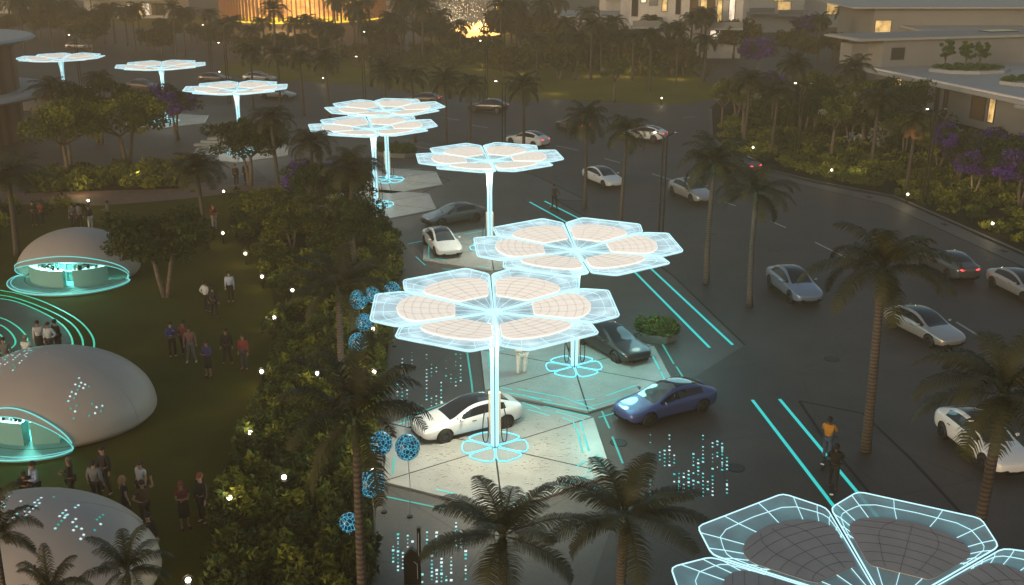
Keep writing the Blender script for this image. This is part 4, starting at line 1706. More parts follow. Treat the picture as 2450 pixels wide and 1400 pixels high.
# blue light globes
def globe_mat():
    m = bpy.data.materials.new('blue_globe')
    m.use_nodes = True
    n = m.node_tree
    b_ = n.nodes['Principled BSDF']
    b_.inputs['Base Color'].default_value = (.004, .02, .05, 1)
    b_.inputs['Roughness'].default_value = .25
    tc = n.nodes.new('ShaderNodeTexCoord')
    v = n.nodes.new('ShaderNodeTexVoronoi')
    v.feature = 'DISTANCE_TO_EDGE'
    v.inputs['Scale'].default_value = 8
    n.links.new(tc.outputs['Object'], v.inputs['Vector'])
    r = n.nodes.new('ShaderNodeValToRGB')
    r.color_ramp.elements[0].color = (.16, .85, 1.0, 1)
    r.color_ramp.elements[0].position = .008
    r.color_ramp.elements[1].color = (.0, .012, .035, 1)
    r.color_ramp.elements[1].position = .16
    e = r.color_ramp.elements.new(.07)
    e.color = (.002, .06, .16, 1)
    n.links.new(v.outputs['Distance'], r.inputs[0])
    n.links.new(r.outputs[0], b_.inputs['Emission Color'])
    b_.inputs['Emission Strength'].default_value = .62
    return m


MG = globe_mat()
GG = 'blue mesh light globes on thin stems'
for px, py, rp, z, lb in (
    (858, 717, 22, 2.6, 'blue light globe at the left end of the upper cluster'),
    (891, 705, 18, 2.8, 'blue light globe in the middle of the upper cluster'),
    (938, 695, 20, 2.8, 'blue light globe touching the left petal of the nearest canopy'),
    (871, 771, 20, 1.9, 'blue light globe hanging below the upper cluster'),
    (856, 819, 22, 1.3, 'lowest blue light globe of the upper cluster'),
    (912, 1060, 27, 2.6, 'blue light globe left of the white car, over a palm frond'),
    (975, 1070, 30, 2.6, 'blue light globe against the nose of the white car'),
    (889, 1157, 31, 2.0, 'tall blue light globe right of the banded palm trunk'),
    (834, 1250, 22, 1.4, 'blue light globe half hidden behind the banded palm trunk')):
    p = P(px, py, z)
    t = thing('light_globe', lb, 'light globe', (p.x, p.y, 0), group=GG)
    dist = (p - Vector((0, 0, CAMH))).length
    r_ = rp * dist / FPX
    q = MB()
    q.ball((0, 0, 0), r_, MG, 22, 14, (1, 1, 1.08))
    q.build('globe', t, True, (0, 0, z))
    q = MB()
    q.tube([(0, 0, 0), (.04, 0, z * .5), (0, 0, z - r_ * .98)], .014, M_podrim, 5)
    q.cyl((0, 0, 0), .10, .05, M_dark, 10)
    q.cyl((0, 0, z - r_ * 1.1 - .02), .04, .06, M_dark, 8)
    q.build('stem', t)
for px, py, z in ((880, 740, 2.3), (930, 1090, 2.3)):
    p = P(px, py, z)
    lamp('globe_light', 'POINT', tuple(p + Vector((0, -.8, 0))), 8, (.2, .6, 1), .3)


# ================================================================= PODS
def pod(cx, cy, a, b_, h, rot, th0, th1, zr, lip, skew, label, glow, seed, dotspec):
    """egg shell whose opening is edged by a band that climbs the shell and sweeps out over the ground as a lip"""
    t = thing('pod', label, 'kiosk pod', (cx, cy, 0), rot, 'white egg shaped pods on the lawn')
    n, mrow, ZB = 180, 44, .42
    T0, T1 = R(th0), R(th1)
    def onshell(th, z, off=0.0):
        if z >= ZB:
            k = math.sqrt(max(0, 1 - ((z - ZB) / (h - ZB)) ** 2))
        else:
            k = 1 - .13 * ((ZB - z) / ZB) ** 2
        k += off
        return (a * k * math.cos(th), b_ * k * math.sin(th), z)
    def par(th):
        th = th % (2 * math.pi)
        u = (th - T0) / (T1 - T0)
        return u if 0 < u < 1 else None
    def zrim(u):
        return zr * math.sin(math.pi * min(max(u, 0), 1) ** skew) ** .48
    q = MB()
    idx = {}
    zs = [h - (h - ZB) * (1 - math.cos(math.pi / 2 * i / mrow)) for i in range(mrow + 1)] + [ZB * (1 - i / 6) for i in range(1, 7)]
    for i, z in enumerate(zs):
        for j in range(n):
            idx[(i, j)] = len(q.v)
            q.v.append(onshell(2 * math.pi * j / n, z))
    for i in range(len(zs) - 1):
        for j in range(n):
            u = par(2 * math.pi * (j + .5) / n)
            if u is not None and (zs[i] + zs[i + 1]) / 2 < zrim(u) + .05:
                continue
            q.face((idx[(i, j)], idx[(i + 1, j)], idx[(i + 1, (j + 1) % n)], idx[(i, (j + 1) % n)]), M_shell)
    sh_ = q.build('shell', t, True)
    md = sh_.modifiers.new('thick', 'SOLIDIFY')
    md.thickness = .06
    md.offset = -1
    K = 60
    us = [i / K for i in range(K + 1)]
    th_ = lambda u: T0 + (T1 - T0) * u
    def lower(u, e=0.0):
        k = 1 + lip * math.sin(math.pi * u) ** .5 + e * math.sin(math.pi * u) ** .5
        return (a * k * .96 * math.cos(th_(u)), b_ * k * .96 * math.sin(th_(u)), .13)
    outer = [onshell(th_(u), zrim(u) + .20 * math.sin(math.pi * u) ** .3 + .06, .022) for u in us] + [lower(u, .0) for u in us[::-1]]
    inner = [onshell(th_(u), max(.14, zrim(u) - .02), .015) for u in us] + [lower(u, -.085) for u in us[::-1]]
    q = MB()
    q.tube(outer, .030, M_podglow if glow else M_podrim, 6, closed=True)
    q.tube(inner, .022, M_podglow if glow else M_podrim, 6, closed=True)
    q.build('rim_light', t, True)
    q = MB()
    m_ = len(outer)
    for i in range(m_):
        i2 = (i + 1) % m_
        q.poly([outer[i], outer[i2], inner[i2], inner[i]], M_podrim)
    q.build('rim', t)
    q = MB()
    q.prism([lower(u, -.02)[:2] for u in us] + [(a * .5 * math.cos(th_(u)), b_ * .5 * math.sin(th_(u))) for u in us[::-1]], .02, .10, M_podin)
    q.prism([(a * .86 * math.cos(2 * math.pi * k / 60), b_ * .86 * math.sin(2 * math.pi * k / 60)) for k in range(60)], .02, .086, M_podin)
    q.build('floor', t)
    q = MB()
    q.tube([(a * .885 * math.cos(2 * math.pi * k / 72), b_ * .885 * math.sin(2 * math.pi * k / 72), .04) for k in range(72)], .07, M_joint, 6, closed=True)
    q.build('footing', t)
    q = MB()
    for th in (35, 95, 150, 345):
        if par(R(th)) is None:
            q.tube([onshell(R(th), z, .001) for z in np.linspace(.02, h - .02, 26)], .008, M_podrim, 4)
    q.build('shell_joint', t)
    def arc(k, u0, u1, z, m=18):
        return [(a * k * math.cos(th_(u0 + (u1 - u0) * i / m)), b_ * k * math.sin(th_(u0 + (u1 - u0) * i / m)), z) for i in range(m + 1)]
    def wall(q, k0, k1, u0, u1, z0, z1, m, mt=None):
        A0, A1 = arc(k0, u0, u1, z0), arc(k0, u0, u1, z1)
        B0, B1 = arc(k1, u0, u1, z0), arc(k1, u0, u1, z1)
        for i in range(len(A0) - 1):
            q.poly([A0[i], A0[i + 1], A1[i + 1], A1[i]], m)
            q.poly([B0[i + 1], B0[i], B1[i], B1[i + 1]], m)
            q.poly([A1[i], A1[i + 1], B1[i + 1], B1[i]], mt or m)
        for X in (0, -1):
            q.poly([A0[X], B0[X], B1[X], A1[X]], m)
    if glow:
        q = MB()
        wall(q, .80, .66, .16, .55, .10, 1.02, M_podin, M_podscreen)
        wall(q, .76, .64, .62, .90, .10, 1.02, M_podin, M_podscreen)
        q.build('counter', t)
        ct = t.children[-1]
        q = MB()
        wall(q, .40, .37, .02, .98, .10, 2.0, M_podin)
        for z_ in (.7, 1.15, 1.6):
            q.tube(arc(.42, .05, .95, z_), .03, M_podlight, 5)
        for i in range(9):
            x_, y_, _ = arc(.42, .05 + i * .11, .06 + i * .11, 0)[0]
            q.box((x_, y_, 1.0), (.05, .05, 1.8), M_podrim)
        q.build('light_wall', t)
        rs = random.Random(seed)
        for k in range(18):
            q = MB()
            u = rs.choice((rs.uniform(.18, .53), rs.uniform(.64, .88)))
            x, y, _ = arc(.72 + rs.uniform(-.03, .03), u, u + .01, 0)[0]
            q.cyl((x, y, 1.021), rs.uniform(.035, .08), rs.uniform(.10, .32), rs.choice((M_dark, M_podrim, M_podin)), 7)
            q.build('counter_ware', ct)
        um = .45
        lamp('pod_lamp', 'POINT', (a * .55 * math.cos(th_(um)), b_ * .55 * math.sin(th_(um)), 1.75), 330, (.3, 1, .86), .25, parent=t)
    rs = random.Random(seed + 5)
    for (u0, v0, nu, nv) in dotspec:
        zz_ = 2.2
        for _ in range(6):
            lp = P(u0, v0, zz_) - Vector((cx, cy, 0))
            lx, ly = lp.x * math.cos(rot) + lp.y * math.sin(rot), -lp.x * math.sin(rot) + lp.y * math.cos(rot)
            zz_ = ZB + (h - ZB) * math.sqrt(max(.02, 1 - (lx / a) ** 2 - (ly / b_) ** 2))
        u0, v0 = lx, ly
        q = MB()
        for i in range(nu):
            if rs.random() < .15:
                continue
            k0, k1 = sorted((rs.randint(0, nv), rs.randint(0, nv)))
            for k in range(k0, k1 + 1):
                if rs.random() < .15:
                    continue
                x, y = u0 + i * .15, v0 + k * .16
                v = 1 - (x / a) ** 2 - (y / b_) ** 2
                if v < .10:
                    continue
                z = ZB + (h - ZB) * math.sqrt(v)
                nx = Vector((x * (h - ZB) / (a * a) / math.sqrt(v), y * (h - ZB) / (b_ * b_) / math.sqrt(v), 1)).normalized()
                tx = Vector((1, 0, -nx.x / nx.z)).normalized()
                ty_ = nx.cross(tx)
                s = .034
                c = Vector((x, y, z)) + nx * .014
                q.poly([c - tx * s - ty_ * s, c + tx * s - ty_ * s, c + tx * s + ty_ * s, c - tx * s + ty_ * s], rs.choice((M_dot, M_dotw, M_tealdim)))
        if q.f:
            tag(q.build('shell_lights', t), kind='stuff')
    return t


pod(-24.6, 57.6, 3.35, 3.0, 2.75, 0, 184, 342, 1.62, .30, 1.25, 'white egg pod at the upper left with a bright teal bar inside its curved opening', True, 4,
    [(65, 602, 4, 8), (100, 604, 5, 9), (160, 606, 8, 6), (178, 590, 4, 9)])
pod(-18.3, 38.9, 3.95, 3.35, 2.85, R(-6), 234, 303, 1.5, .22, 1.0, 'large white egg pod in the middle left with two people inside its teal opening', True, 6,
    [(-30, 975, 12, 9), (30, 950, 7, 8), (145, 912, 8, 8), (-20, 895, 7, 4)])
pod(-14.2, 27.4, 3.7, 3.0, 2.7, R(-10), 200, 250, 1.2, .2, 1.0, 'white egg pod at the bottom left behind the spiky palm, its lights off inside', False, 9,
    [(-30, 1375, 12, 9), (105, 1278, 8, 7), (170, 1370, 6, 9)])

# glowing curves in the paving by the pods
sheet('round_terrace', [(-300, 700), (0, 716), (60, 730), (118, 758), (154, 783), (171, 808), (174, 826), (170, 856), (150, 900), (0, 930), (-300, 930)], .020, M_asphalt)
q = MB()
for ln in ([(-200, 680), (0, 693), (84, 714), (151, 744), (195, 771), (222, 804), (227, 829), (218, 861), (205, 890)],
           [(-200, 694), (0, 705), (57, 719), (131, 749), (175, 776), (196, 806), (200, 829), (195, 856), (180, 890)],
           [(-200, 702), (0, 714), (50, 725), (118, 756), (154, 781), (171, 806), (175, 826), (171, 855), (160, 880)],
           [(-100, 745), (0, 759), (34, 776), (57, 796), (67, 813), (64, 823)],
           [(-60, 765), (0, 776), (27, 796), (40, 819), (30, 834), (0, 848), (-60, 862)],
           [(-30, 790), (0, 799), (13, 819), (0, 838), (-30, 848)]):
    q.strip(smooth_line(ln), .085, M_green, z=.026)
tag(q.build('terrace_light'), kind='structure')
lamp('terrace_glow', 'POINT', tuple(P(60, 740, 1.2)), 30, (.2, 1, .6), .5)


# ================================================================= PEOPLE
def skin_mesh(name, pts, edges, rad, root, sub=1):
    me = bpy.data.meshes.new(name)
    me.from_pydata(pts, edges, [])
    o = bpy.data.objects.new(name, me)
    C.collection.objects.link(o)
    md = o.modifiers.new('skin', 'SKIN')
    md.use_smooth_shade = True
    for i, r_ in enumerate(rad):
        rr = r_ if hasattr(r_, '__len__') else (r_, r_)
        me.skin_vertices[0].data[i].radius = rr
    me.skin_vertices[0].data[root].use_root = True
    sb = o.modifiers.new('s', 'SUBSURF')
    sb.levels = sub
    return evalmesh(o, name)


SKINM = {k: mat('skin_' + k, c, .55) for k, c in (('light', (.45, .26, .18)), ('tan', (.30, .16, .10)), ('deep', (.10, .055, .035)))}
CLOTH = {}


def cloth(c):
    k = 'cloth_%d_%d_%d' % tuple(int(v * 255) for v in c)
    return mat(k, c, .85, var=.12, scale=9)


def person(feet_px, rz, label, top, bottom, hair, skin='light', pose='stand', H=1.74, skirt=False, longhair=False, sleeves=True, z=0.0, at=None, shoes=(.02, .02, .02), lean=0.0, group=None, wide=1.0):
    p = at if at is not None else P(*feet_px)
    t = thing('person', label, 'person', (p.x, p.y, z), rz, group)
    s = H / 1.74
    # joints, facing -y
    J = dict(pelvis=(0, 0, .93), belly=(0, .0, 1.08), chest=(0, .01, 1.27), neck=(0, .01, 1.45), jaw=(0, -.015, 1.53), skull=(0, .0, 1.62), crown=(0, .012, 1.68))
    st = {'walk': .26, 'stand': .0, 'wide': .0, 'ride': .12}.get(pose, .0)
    hw = .19 if pose == 'wide' else .11
    J.update(hipL=(.09, 0, .90), kneeL=(.11, -.03 - st * .6, .50), ankL=(hw, .02 - st, .09), toeL=(hw + .02, -.13 - st, .035),
             hipR=(-.09, 0, .90), kneeR=(-.11, -.02 + st * .3, .50), ankR=(-hw, .02 + st, .09), toeR=(-hw - .02, -.13 + st, .035))
    arms = {'stand': ((.20, .02, 1.12), (.22, -.05, .86)), 'walk': ((.21, .10, 1.13), (.22, .06, .88)), 'wide': ((.24, .03, 1.13), (.26, -.04, .88)),
            'cross': ((.21, -.02, 1.12), (-.04, -.20, 1.14)), 'hold': ((.21, -.02, 1.12), (.09, -.25, 1.16)), 'hip': ((.34, .05, 1.15), (.16, -.04, 1.00)),
            'phone': ((.23, -.10, 1.14), (.08, -.24, 1.36)), 'raise': ((.34, -.05, 1.42), (.30, -.08, 1.70)), 'ride': ((.24, -.16, 1.17), (.20, -.40, 1.04))}
    aL, aR = {'stand': ('stand', 'stand'), 'walk': ('walk', 'stand'), 'wide': ('wide', 'wide'), 'cross': ('cross', 'cross'), 'hold': ('hold', 'hold'),
              'hip': ('hip', 'stand'), 'phone': ('phone', 'hold'), 'raise': ('raise', 'hip'), 'ride': ('ride', 'ride')}[pose]
    eL, wL = arms[aL]
    eR, wR = arms[aR]
    if pose == 'cross':
        wR = (wR[0] + .02, wR[1] - .02, wR[2] + .03)
    J.update(shL=(.18, .01, 1.40), elL=eL, wrL=wL, shR=(-.18, .01, 1.40), elR=(-eR[0], eR[1], eR[2]), wrR=(-wR[0], wR[1], wR[2]))
    names = list(J)
    def tr(v):
        v = Vector(v)
        if lean:
            k = max(0, v.z - .9)
            v.y -= k * math.sin(lean)
            v.z -= k * (1 - math.cos(lean))
        return tuple(v * s)
    pts = {n_: tr(J[n_]) for n_ in names}
    E = [('pelvis', 'belly'), ('belly', 'chest'), ('chest', 'neck'), ('neck', 'jaw'), ('jaw', 'skull'), ('skull', 'crown'),
         ('pelvis', 'hipL'), ('hipL', 'kneeL'), ('kneeL', 'ankL'), ('ankL', 'toeL'), ('pelvis', 'hipR'), ('hipR', 'kneeR'), ('kneeR', 'ankR'), ('ankR', 'toeR'),
         ('chest', 'shL'), ('shL', 'elL'), ('elL', 'wrL'), ('chest', 'shR'), ('shR', 'elR'), ('elR', 'wrR')]
    RD = dict(pelvis=(.14, .10), belly=(.125, .09), chest=(.15, .105), neck=(.052, .052), jaw=(.068, .075), skull=(.088, .10), crown=(.065, .075),
              hipL=.085, kneeL=.058, ankL=.04, toeL=.035, hipR=.085, kneeR=.058, ankR=.04, toeR=.035, shL=.055, elL=.042, wrL=.028, shR=.055, elR=.042, wrR=.028)
    ii = {n_: i for i, n_ in enumerate(names)}
    sc = lambda r_, k=1.0, ad=0.0: tuple((q_ * k + ad) * s for q_ in (r_ if hasattr(r_, '__len__') else (r_, r_)))
    me = skin_mesh('body', [pts[n_] for n_ in names], [(ii[a], ii[b_]) for a, b_ in E], [sc(RD[n_]) for n_ in names], 0)
    # hands, nose, ears, eyes joined into the same mesh
    bm = bmesh.new()
    bm.from_mesh(me)
    q = MB()
    sm = SKINM[skin]
    for sd, (e_, w_) in ((1, ('elL', 'wrL')), (-1, ('elR', 'wrR'))):
        e, w0 = Vector(pts[e_]), Vector(pts[w_])
        d = (w0 - e).normalized()
        side = d.cross(Vector((0, 1, .3))).normalized()
        nr = d.cross(side)
        q.tube([w0 - d * .01, w0 + d * .04 * s, w0 + d * .085 * s], [.024 * s, .038 * s, .036 * s], sm, 6, flat=.55)
        for k, (o_, L_) in enumerate(((-.027, .062), (-.009, .074), (.009, .070), (.026, .055))):
            b0 = w0 + d * .08 * s + side * o_ * s
            b1 = b0 + d * L_ * .5 * s - nr * .006
            b2 = b1 + (d * .8 + nr * .5 * sd).normalized() * L_ * .5 * s
            q.tube([b0, b1, b2], [.0095 * s, .0085 * s, .006 * s], sm, 5)
        b0 = w0 + d * .03 * s + side * .03 * s
        q.tube([b0, b0 + (side + d).normalized() * .035 * s, b0 + (side * .5 + d).normalized() * .06 * s], [.011 * s, .010 * s, .007 * s], sm, 5)
    hd = Vector(pts['skull'])
    q.tube([hd + Vector((0, -.095, .01)) * s, hd + Vector((0, -.122, -.035)) * s, hd + Vector((0, -.098, -.045)) * s], [.008 * s, .016 * s, .012 * s], sm, 5)
    for sx in (-1, 1):
        q.ball(hd + Vector((sx * .085, .0, -.02)) * s, .024 * s, sm, 6, 5, (.4, .8, 1.2))
        q.ball(hd + Vector((sx * .033, -.092, .0)) * s, .011 * s, M_black, 6, 4)
    q.box(hd + Vector((0, -.093, -.07)) * s, (.045 * s, .01, .008), cloth((.25, .06, .05)))
    tmp = q.build('tmp')
    tm = tmp.data
    k = len(me.materials)
    me.materials.clear()
    me.materials.append(sm)
    for m in tm.materials:
        if m != sm:
            me.materials.append(m)
    bm.free()
    bm = bmesh.new()
    bm.from_mesh(me)
    nf0 = len(bm.faces)
    for f in bm.faces:
        f.material_index = 0
    bm.from_mesh(tm)
    bm.faces.ensure_lookup_table()
    lst = list(me.materials)
    for f in bm.faces[nf0:]:
        f.material_index = lst.index(tm.materials[f.material_index])
    bm.to_mesh(me)
    bm.free()
    bpy.data.objects.remove(tmp)
    t.scale = (wide, wide, 1)
    link(me, 'body', t)
    # top
    tn = ['pelvis', 'belly', 'chest', 'neckb', 'shL', 'elL', 'shR', 'elR'] + (['wrL', 'wrR'] if sleeves else [])
    tp = dict(pts)
    tp['neckb'] = tuple(Vector(pts['chest']).lerp(Vector(pts['neck']), .72))
    for a, b_ in (('elL', 'wrL'), ('elR', 'wrR')):
        if sleeves:
            tp[b_] = tuple(Vector(pts[a]).lerp(Vector(pts[b_]), .93))
    if not sleeves:
        for a, b_ in (('shL', 'elL'), ('shR', 'elR')):
            tp[b_] = tuple(Vector(pts[a]).lerp(Vector(pts[b_]), .55))
    rt = dict(RD)
    rt['neckb'] = .07
    te = [('pelvis', 'belly'), ('belly', 'chest'), ('chest', 'neckb'), ('chest', 'shL'), ('shL', 'elL'), ('chest', 'shR'), ('shR', 'elR')] + ([('elL', 'wrL'), ('elR', 'wrR')] if sleeves else [])
    ti = {n_: i for i, n_ in enumerate(tn)}
    mt = skin_mesh('top', [tp[n_] for n_ in tn], [(ti[a], ti[b_]) for a, b_ in te], [sc(rt[n_], 1.06, .016) for n_ in tn], 0)
    mt.materials.clear()
    mt.materials.append(cloth(top))
    link(mt, 'top', t)
    # bottom
    if skirt:
        q = MB()
        n = 18
        pl = Vector(pts['pelvis'])
        kz = .46 * s
        prof = [(pl.z + .10 * s, .145, .11), (pl.z, .175, .135), (pl.z - .2 * s, .19, .15), (kz, .185, .15)]
        for z_, rx, ry in prof:
            for j in range(n):
                a = 2 * math.pi * j / n
                q.v.append((pl.x + rx * s * math.cos(a), pl.y + ry * s * math.sin(a), z_))
        for i in range(3):
            for j in range(n):
                q.face((i * n + j, i * n + (j + 1) % n, (i + 1) * n + (j + 1) % n, (i + 1) * n + j), cloth(bottom))
        q.face(range(3 * n, 4 * n), cloth(bottom))
        q.build('skirt', t, True)
    else:
        bn = ['pelvis', 'hipL', 'kneeL', 'ankL', 'hipR', 'kneeR', 'ankR']
        be = [('pelvis', 'hipL'), ('hipL', 'kneeL'), ('kneeL', 'ankL'), ('pelvis', 'hipR'), ('hipR', 'kneeR'), ('kneeR', 'ankR')]
        bi = {n_: i for i, n_ in enumerate(bn)}
        mb = skin_mesh('trousers', [pts[n_] for n_ in bn], [(bi[a], bi[b_]) for a, b_ in be], [sc(RD[n_], 1.04, .014) for n_ in bn], 0)
        mb.materials.clear()
        mb.materials.append(cloth(bottom))
        link(mb, 'trousers', t)
    for n_ in ('L', 'R'):
        q = MB()
        a, b_ = Vector(pts['ank' + n_]), Vector(pts['toe' + n_])
        a = Vector((a.x, a.y + .035, .045 * s))
        q.tube([a, (a + b_) / 2, Vector((b_.x, b_.y - .03, .038 * s))], [.045 * s, .05 * s, .036 * s], cloth(shoes), 7, flat=.85)
        q.build('shoe', t, True)
    q = MB()
    sk = Vector(pts['skull'])
    q.ball(sk + Vector((0, .022, .028)) * s, .108 * s, cloth(hair), 12, 8, (.93, 1.02, 1.0))
    if longhair:
        q.tube([sk + Vector((0, .06, .02)) * s, sk + Vector((0, .085, -.10)) * s, sk + Vector((0, .085, -.26)) * s], [.085 * s, .088 * s, .035 * s], cloth(hair), 8)
    q.build('hair', t, True)
    return t


BK, WH, NAVY, RED, GRY, BLU, DBR = (.012, .012, .014), (.50, .50, .50), (.02, .03, .07), (.18, .035, .03), (.13, .13, .14), (.025, .045, .20), (.03, .018, .012)
PL = [
 ((84, 541), .4, 'person in dark clothes standing beside one in a red top, behind the upper pod', BK, BK, BK, dict(pose='hold')),
 ((103, 541), -.6, 'person in a red top looking at a glowing phone behind the upper pod', RED, BK, BK, dict(pose='phone')),
 ((178, 548), .2, 'person in a grey top behind the upper pod, left of the garden lamp', (.08, .08, .085), BK, BK, dict(pose='stand')),
 ((194, 547), 2.9, 'person in dark grey, back turned, just left of the lamp behind the upper pod', (.10, .10, .11), BK, BK, dict(pose='hip')),
 ((218, 552), 1.0, 'person in pale trousers half hidden by the top of the upper pod', BK, WH, BK, dict(pose='stand')),
 ((262, 541), -1.0, 'person in a grey green shirt right of the lamp behind the upper pod', (.13, .15, .12), BK, BK, dict(pose='hold')),
 ((514, 551), .9, 'person with a red top and white bag at the edge of the shrubs', RED, (.3, .28, .26), RED, dict(pose='hold')),
 ((496, 748), 2.6, 'person in a white shirt facing away on the lawn beside a black suit', WH, BK, BK, dict(pose='hip')),
 ((514, 762), 3.0, 'person in a black suit seen from behind on the lawn', BK, BK, BK, dict(pose='wide')),
 ((553, 724), .1, 'person in a light blue shirt and dark shorts standing alone near the shrubs', (.42, .47, .58), BK, BK, dict(pose='stand')),
 ((415, 855), .5, 'person in a bright blue top, leftmost of the group on the lawn', BLU, BK, BK, dict(pose='phone')),
 ((444, 852), -.3, 'person in a dark red top beside the one in grey trousers', RED, BK, DBR, dict(pose='hold')),
 ((459, 866), .2, 'person in a pink top and grey trousers with white shoes', (.27, .13, .11), GRY, DBR, dict(pose='wide', shoes=(.6, .6, .6), longhair=True)),
 ((500, 902), -.4, 'person in a purple top holding a drink, nearest of the lawn group', (.06, .04, .17), BK, DBR, dict(pose='hold', skirt=True)),
 ((546, 872), .1, 'person in a black open jacket facing the viewer in the lawn group', BK, BK, BK, dict(pose='wide')),
 ((586, 885), -.2, 'person in a dark red sweater at the right of the lawn group', (.20, .03, .03), (.05, .05, .06), DBR, dict(pose='stand', longhair=True)),
 ((100, 852), .3, 'person in a white shirt and long dark skirt on the round terrace', WH, BK, DBR, dict(pose='stand', skirt=True)),
 ((124, 856), -.2, 'person in a pale blue shirt and dark trousers on the round terrace', (.45, .52, .56), (.03, .03, .05), DBR, dict(pose='hip')),
 ((142, 848), 2.7, 'person in dark clothes behind the pale shirted pair on the terrace', BK, BK, BK, dict(pose='stand')),
 ((20, 895), .1, 'person in a grey suit behind the middle pod at the left edge', (.15, .15, .15), (.12, .12, .12), DBR, dict(pose='wide')),
 ((72, 890), -.1, 'person in a glowing pale top looking over the middle pod', (.62, .72, .72), BK, (.30, .2, .12), dict(pose='stand', sleeves=False)),
 ((92, 1214), -.7, 'person in a light blue shirt with a dark scarf below the middle pod', (.36, .44, .60), (.03, .035, .06), BK, dict(pose='hold')),
 ((66, 1216), .6, 'person in black bending beside the one in a light blue shirt', BK, BK, BK, dict(pose='hold', lean=.5, H=1.6)),
 ((177, 1203), -1.4, 'person in a black suit and white collar holding a glass below the middle pod', BK, BK, (.12, .1, .08), dict(pose='hold')),
 ((236, 1210), 3.0, 'person in a grey jacket seen from behind below the middle pod', (.20, .20, .20), BK, BK, dict(pose='wide')),
 ((257, 1182), -.5, 'tall person in a black suit behind the grey jacket', BK, BK, BK, dict(pose='wide', H=1.86)),
 ((307, 1250), 2.2, 'blond person in a short black dress above the lowest pod', BK, BK, (.35, .2, .08), dict(pose='hip', skirt=True, longhair=True, sleeves=False)),
 ((346, 1212), -.5, 'person in a white sleeveless top and black trousers', WH, BK, DBR, dict(pose='stand', sleeves=False)),
 ((352, 1262), .8, 'person with bare raised arm in a brown top, above the dark long coat', (.10, .05, .03), DBR, DBR, dict(pose='raise', sleeves=False)),
 ((366, 1345), .3, 'person in a long black coat beside the lowest pod', BK, BK, BK, dict(pose='stand', skirt=True)),
 ((444, 1264), .6, 'red haired person in a dark red top and black skirt', (.14, .03, .03), BK, (.17, .045, .03), dict(pose='cross', skirt=True, longhair=True, sleeves=False)),
 ((488, 1252), -.6, 'red haired person in a black suit and white shirt facing the couple', BK, BK, (.22, .05, .03), dict(pose='stand', H=1.86)),
 ((1248, 898), .5, 'person all in white with a teal sash beside the second canopy, under its rim', (.75, .75, .72), (.85, .82, .74), DBR, dict(pose='hold', H=1.95, shoes=(.8, .78, .7), wide=1.3)),
 ((590, 440), .0, 'person in black with a red cap at the end of the brick path', BK, BK, RED, dict(pose='stand')),
 ((566, 446), .5, 'person in dark brown near the garden lamp at the path end', (.06, .03, .02), BK, BK, dict(pose='stand')),
]
for (px, rz, lb, tp_, bt, hr, kw) in PL:
    person(px, rz, lb, tp_, bt, hr, skin=rnd.choice(('light', 'tan', 'light')), group='people strolling in the garden', **kw)
# people in the pod openings
for (x, y, lb, rz) in ((-18.3, 37.15, 'person in dark clothes behind the counter inside the middle pod, right one', .3), (-20.2, 37.6, 'person in dark clothes inside the middle pod, left one', -.2),
                   (-25.9, 56.0, 'small dark figure at the bright bar of the upper pod, left one', 2.6), (-23.6, 56.0, 'small dark figure at the bright bar of the upper pod, right one', .6)):
    person(None, rz, lb, (.05, .06, .06), BK, BK, at=Vector((x, y, 0)), z=.10, group='people inside the pods', pose='hold', H=1.62)


def scooter(px, rz, label):
    p = P(*px)
    t = thing('electric_scooter', label, 'scooter', (p.x, p.y, 0), rz, 'electric scooters on the plaza')
    q = MB()
    q.box((0, 0, .16), (.16, .75, .05), M_dark)
    q.build('deck', t)
    q = MB()
    q.tube([(0, -.42, .18), (0, -.50, .95)], [.022, .02], M_rim, 6)
    q.tube([(-.25, -.50, .96), (.25, -.50, .96)], .018, M_dark, 6)
    q.build('handlebar', t)
    for y in (-.50, .42):
        q = MB()
        q.tube([(0, y + .10 * math.cos(a), .115 + .10 * math.sin(a)) for a in np.linspace(0, 2 * math.pi, 15)[:-1]], .022, M_black, 6, closed=True)
        q.box((0, y, .12), (.03, .12, .03), M_rim)
        q.build('wheel', t)
    q = MB()
    q.box((0, .50, .25), (.12, .03, .05), mat('white_plastic', (.7, .7, .7), .4))
    q.build('rear_reflector', t)
    return t


for (px, rz, lb, lb2, tp_, bt, hr, sk) in (
    ((1326, 506), .5, 'dark scooter ridden on the pale paving by the third canopy', 'person in dark clothes riding a scooter between the teal lines near the kerb tip', (.05, .045, .045), BK, BK, 'deep'),
    ((1975, 1112), 2.6, 'scooter under the rider in the yellow shirt', 'person in a yellow shirt and jeans riding away between the teal lines', (.50, .24, .03), (.05, .09, .16), BK, 'deep'),
    ((1990, 1182), 2.8, 'scooter under the rider in black, nearest the unlit canopy', 'person in black riding away behind the yellow shirt', (.012, .010, .010), BK, BK, 'deep')):
    scooter(px, rz, lb)
    person(px, rz, lb2, tp_, bt, hr, skin=sk, pose='ride', z=.19, group='scooter riders', H=1.76)


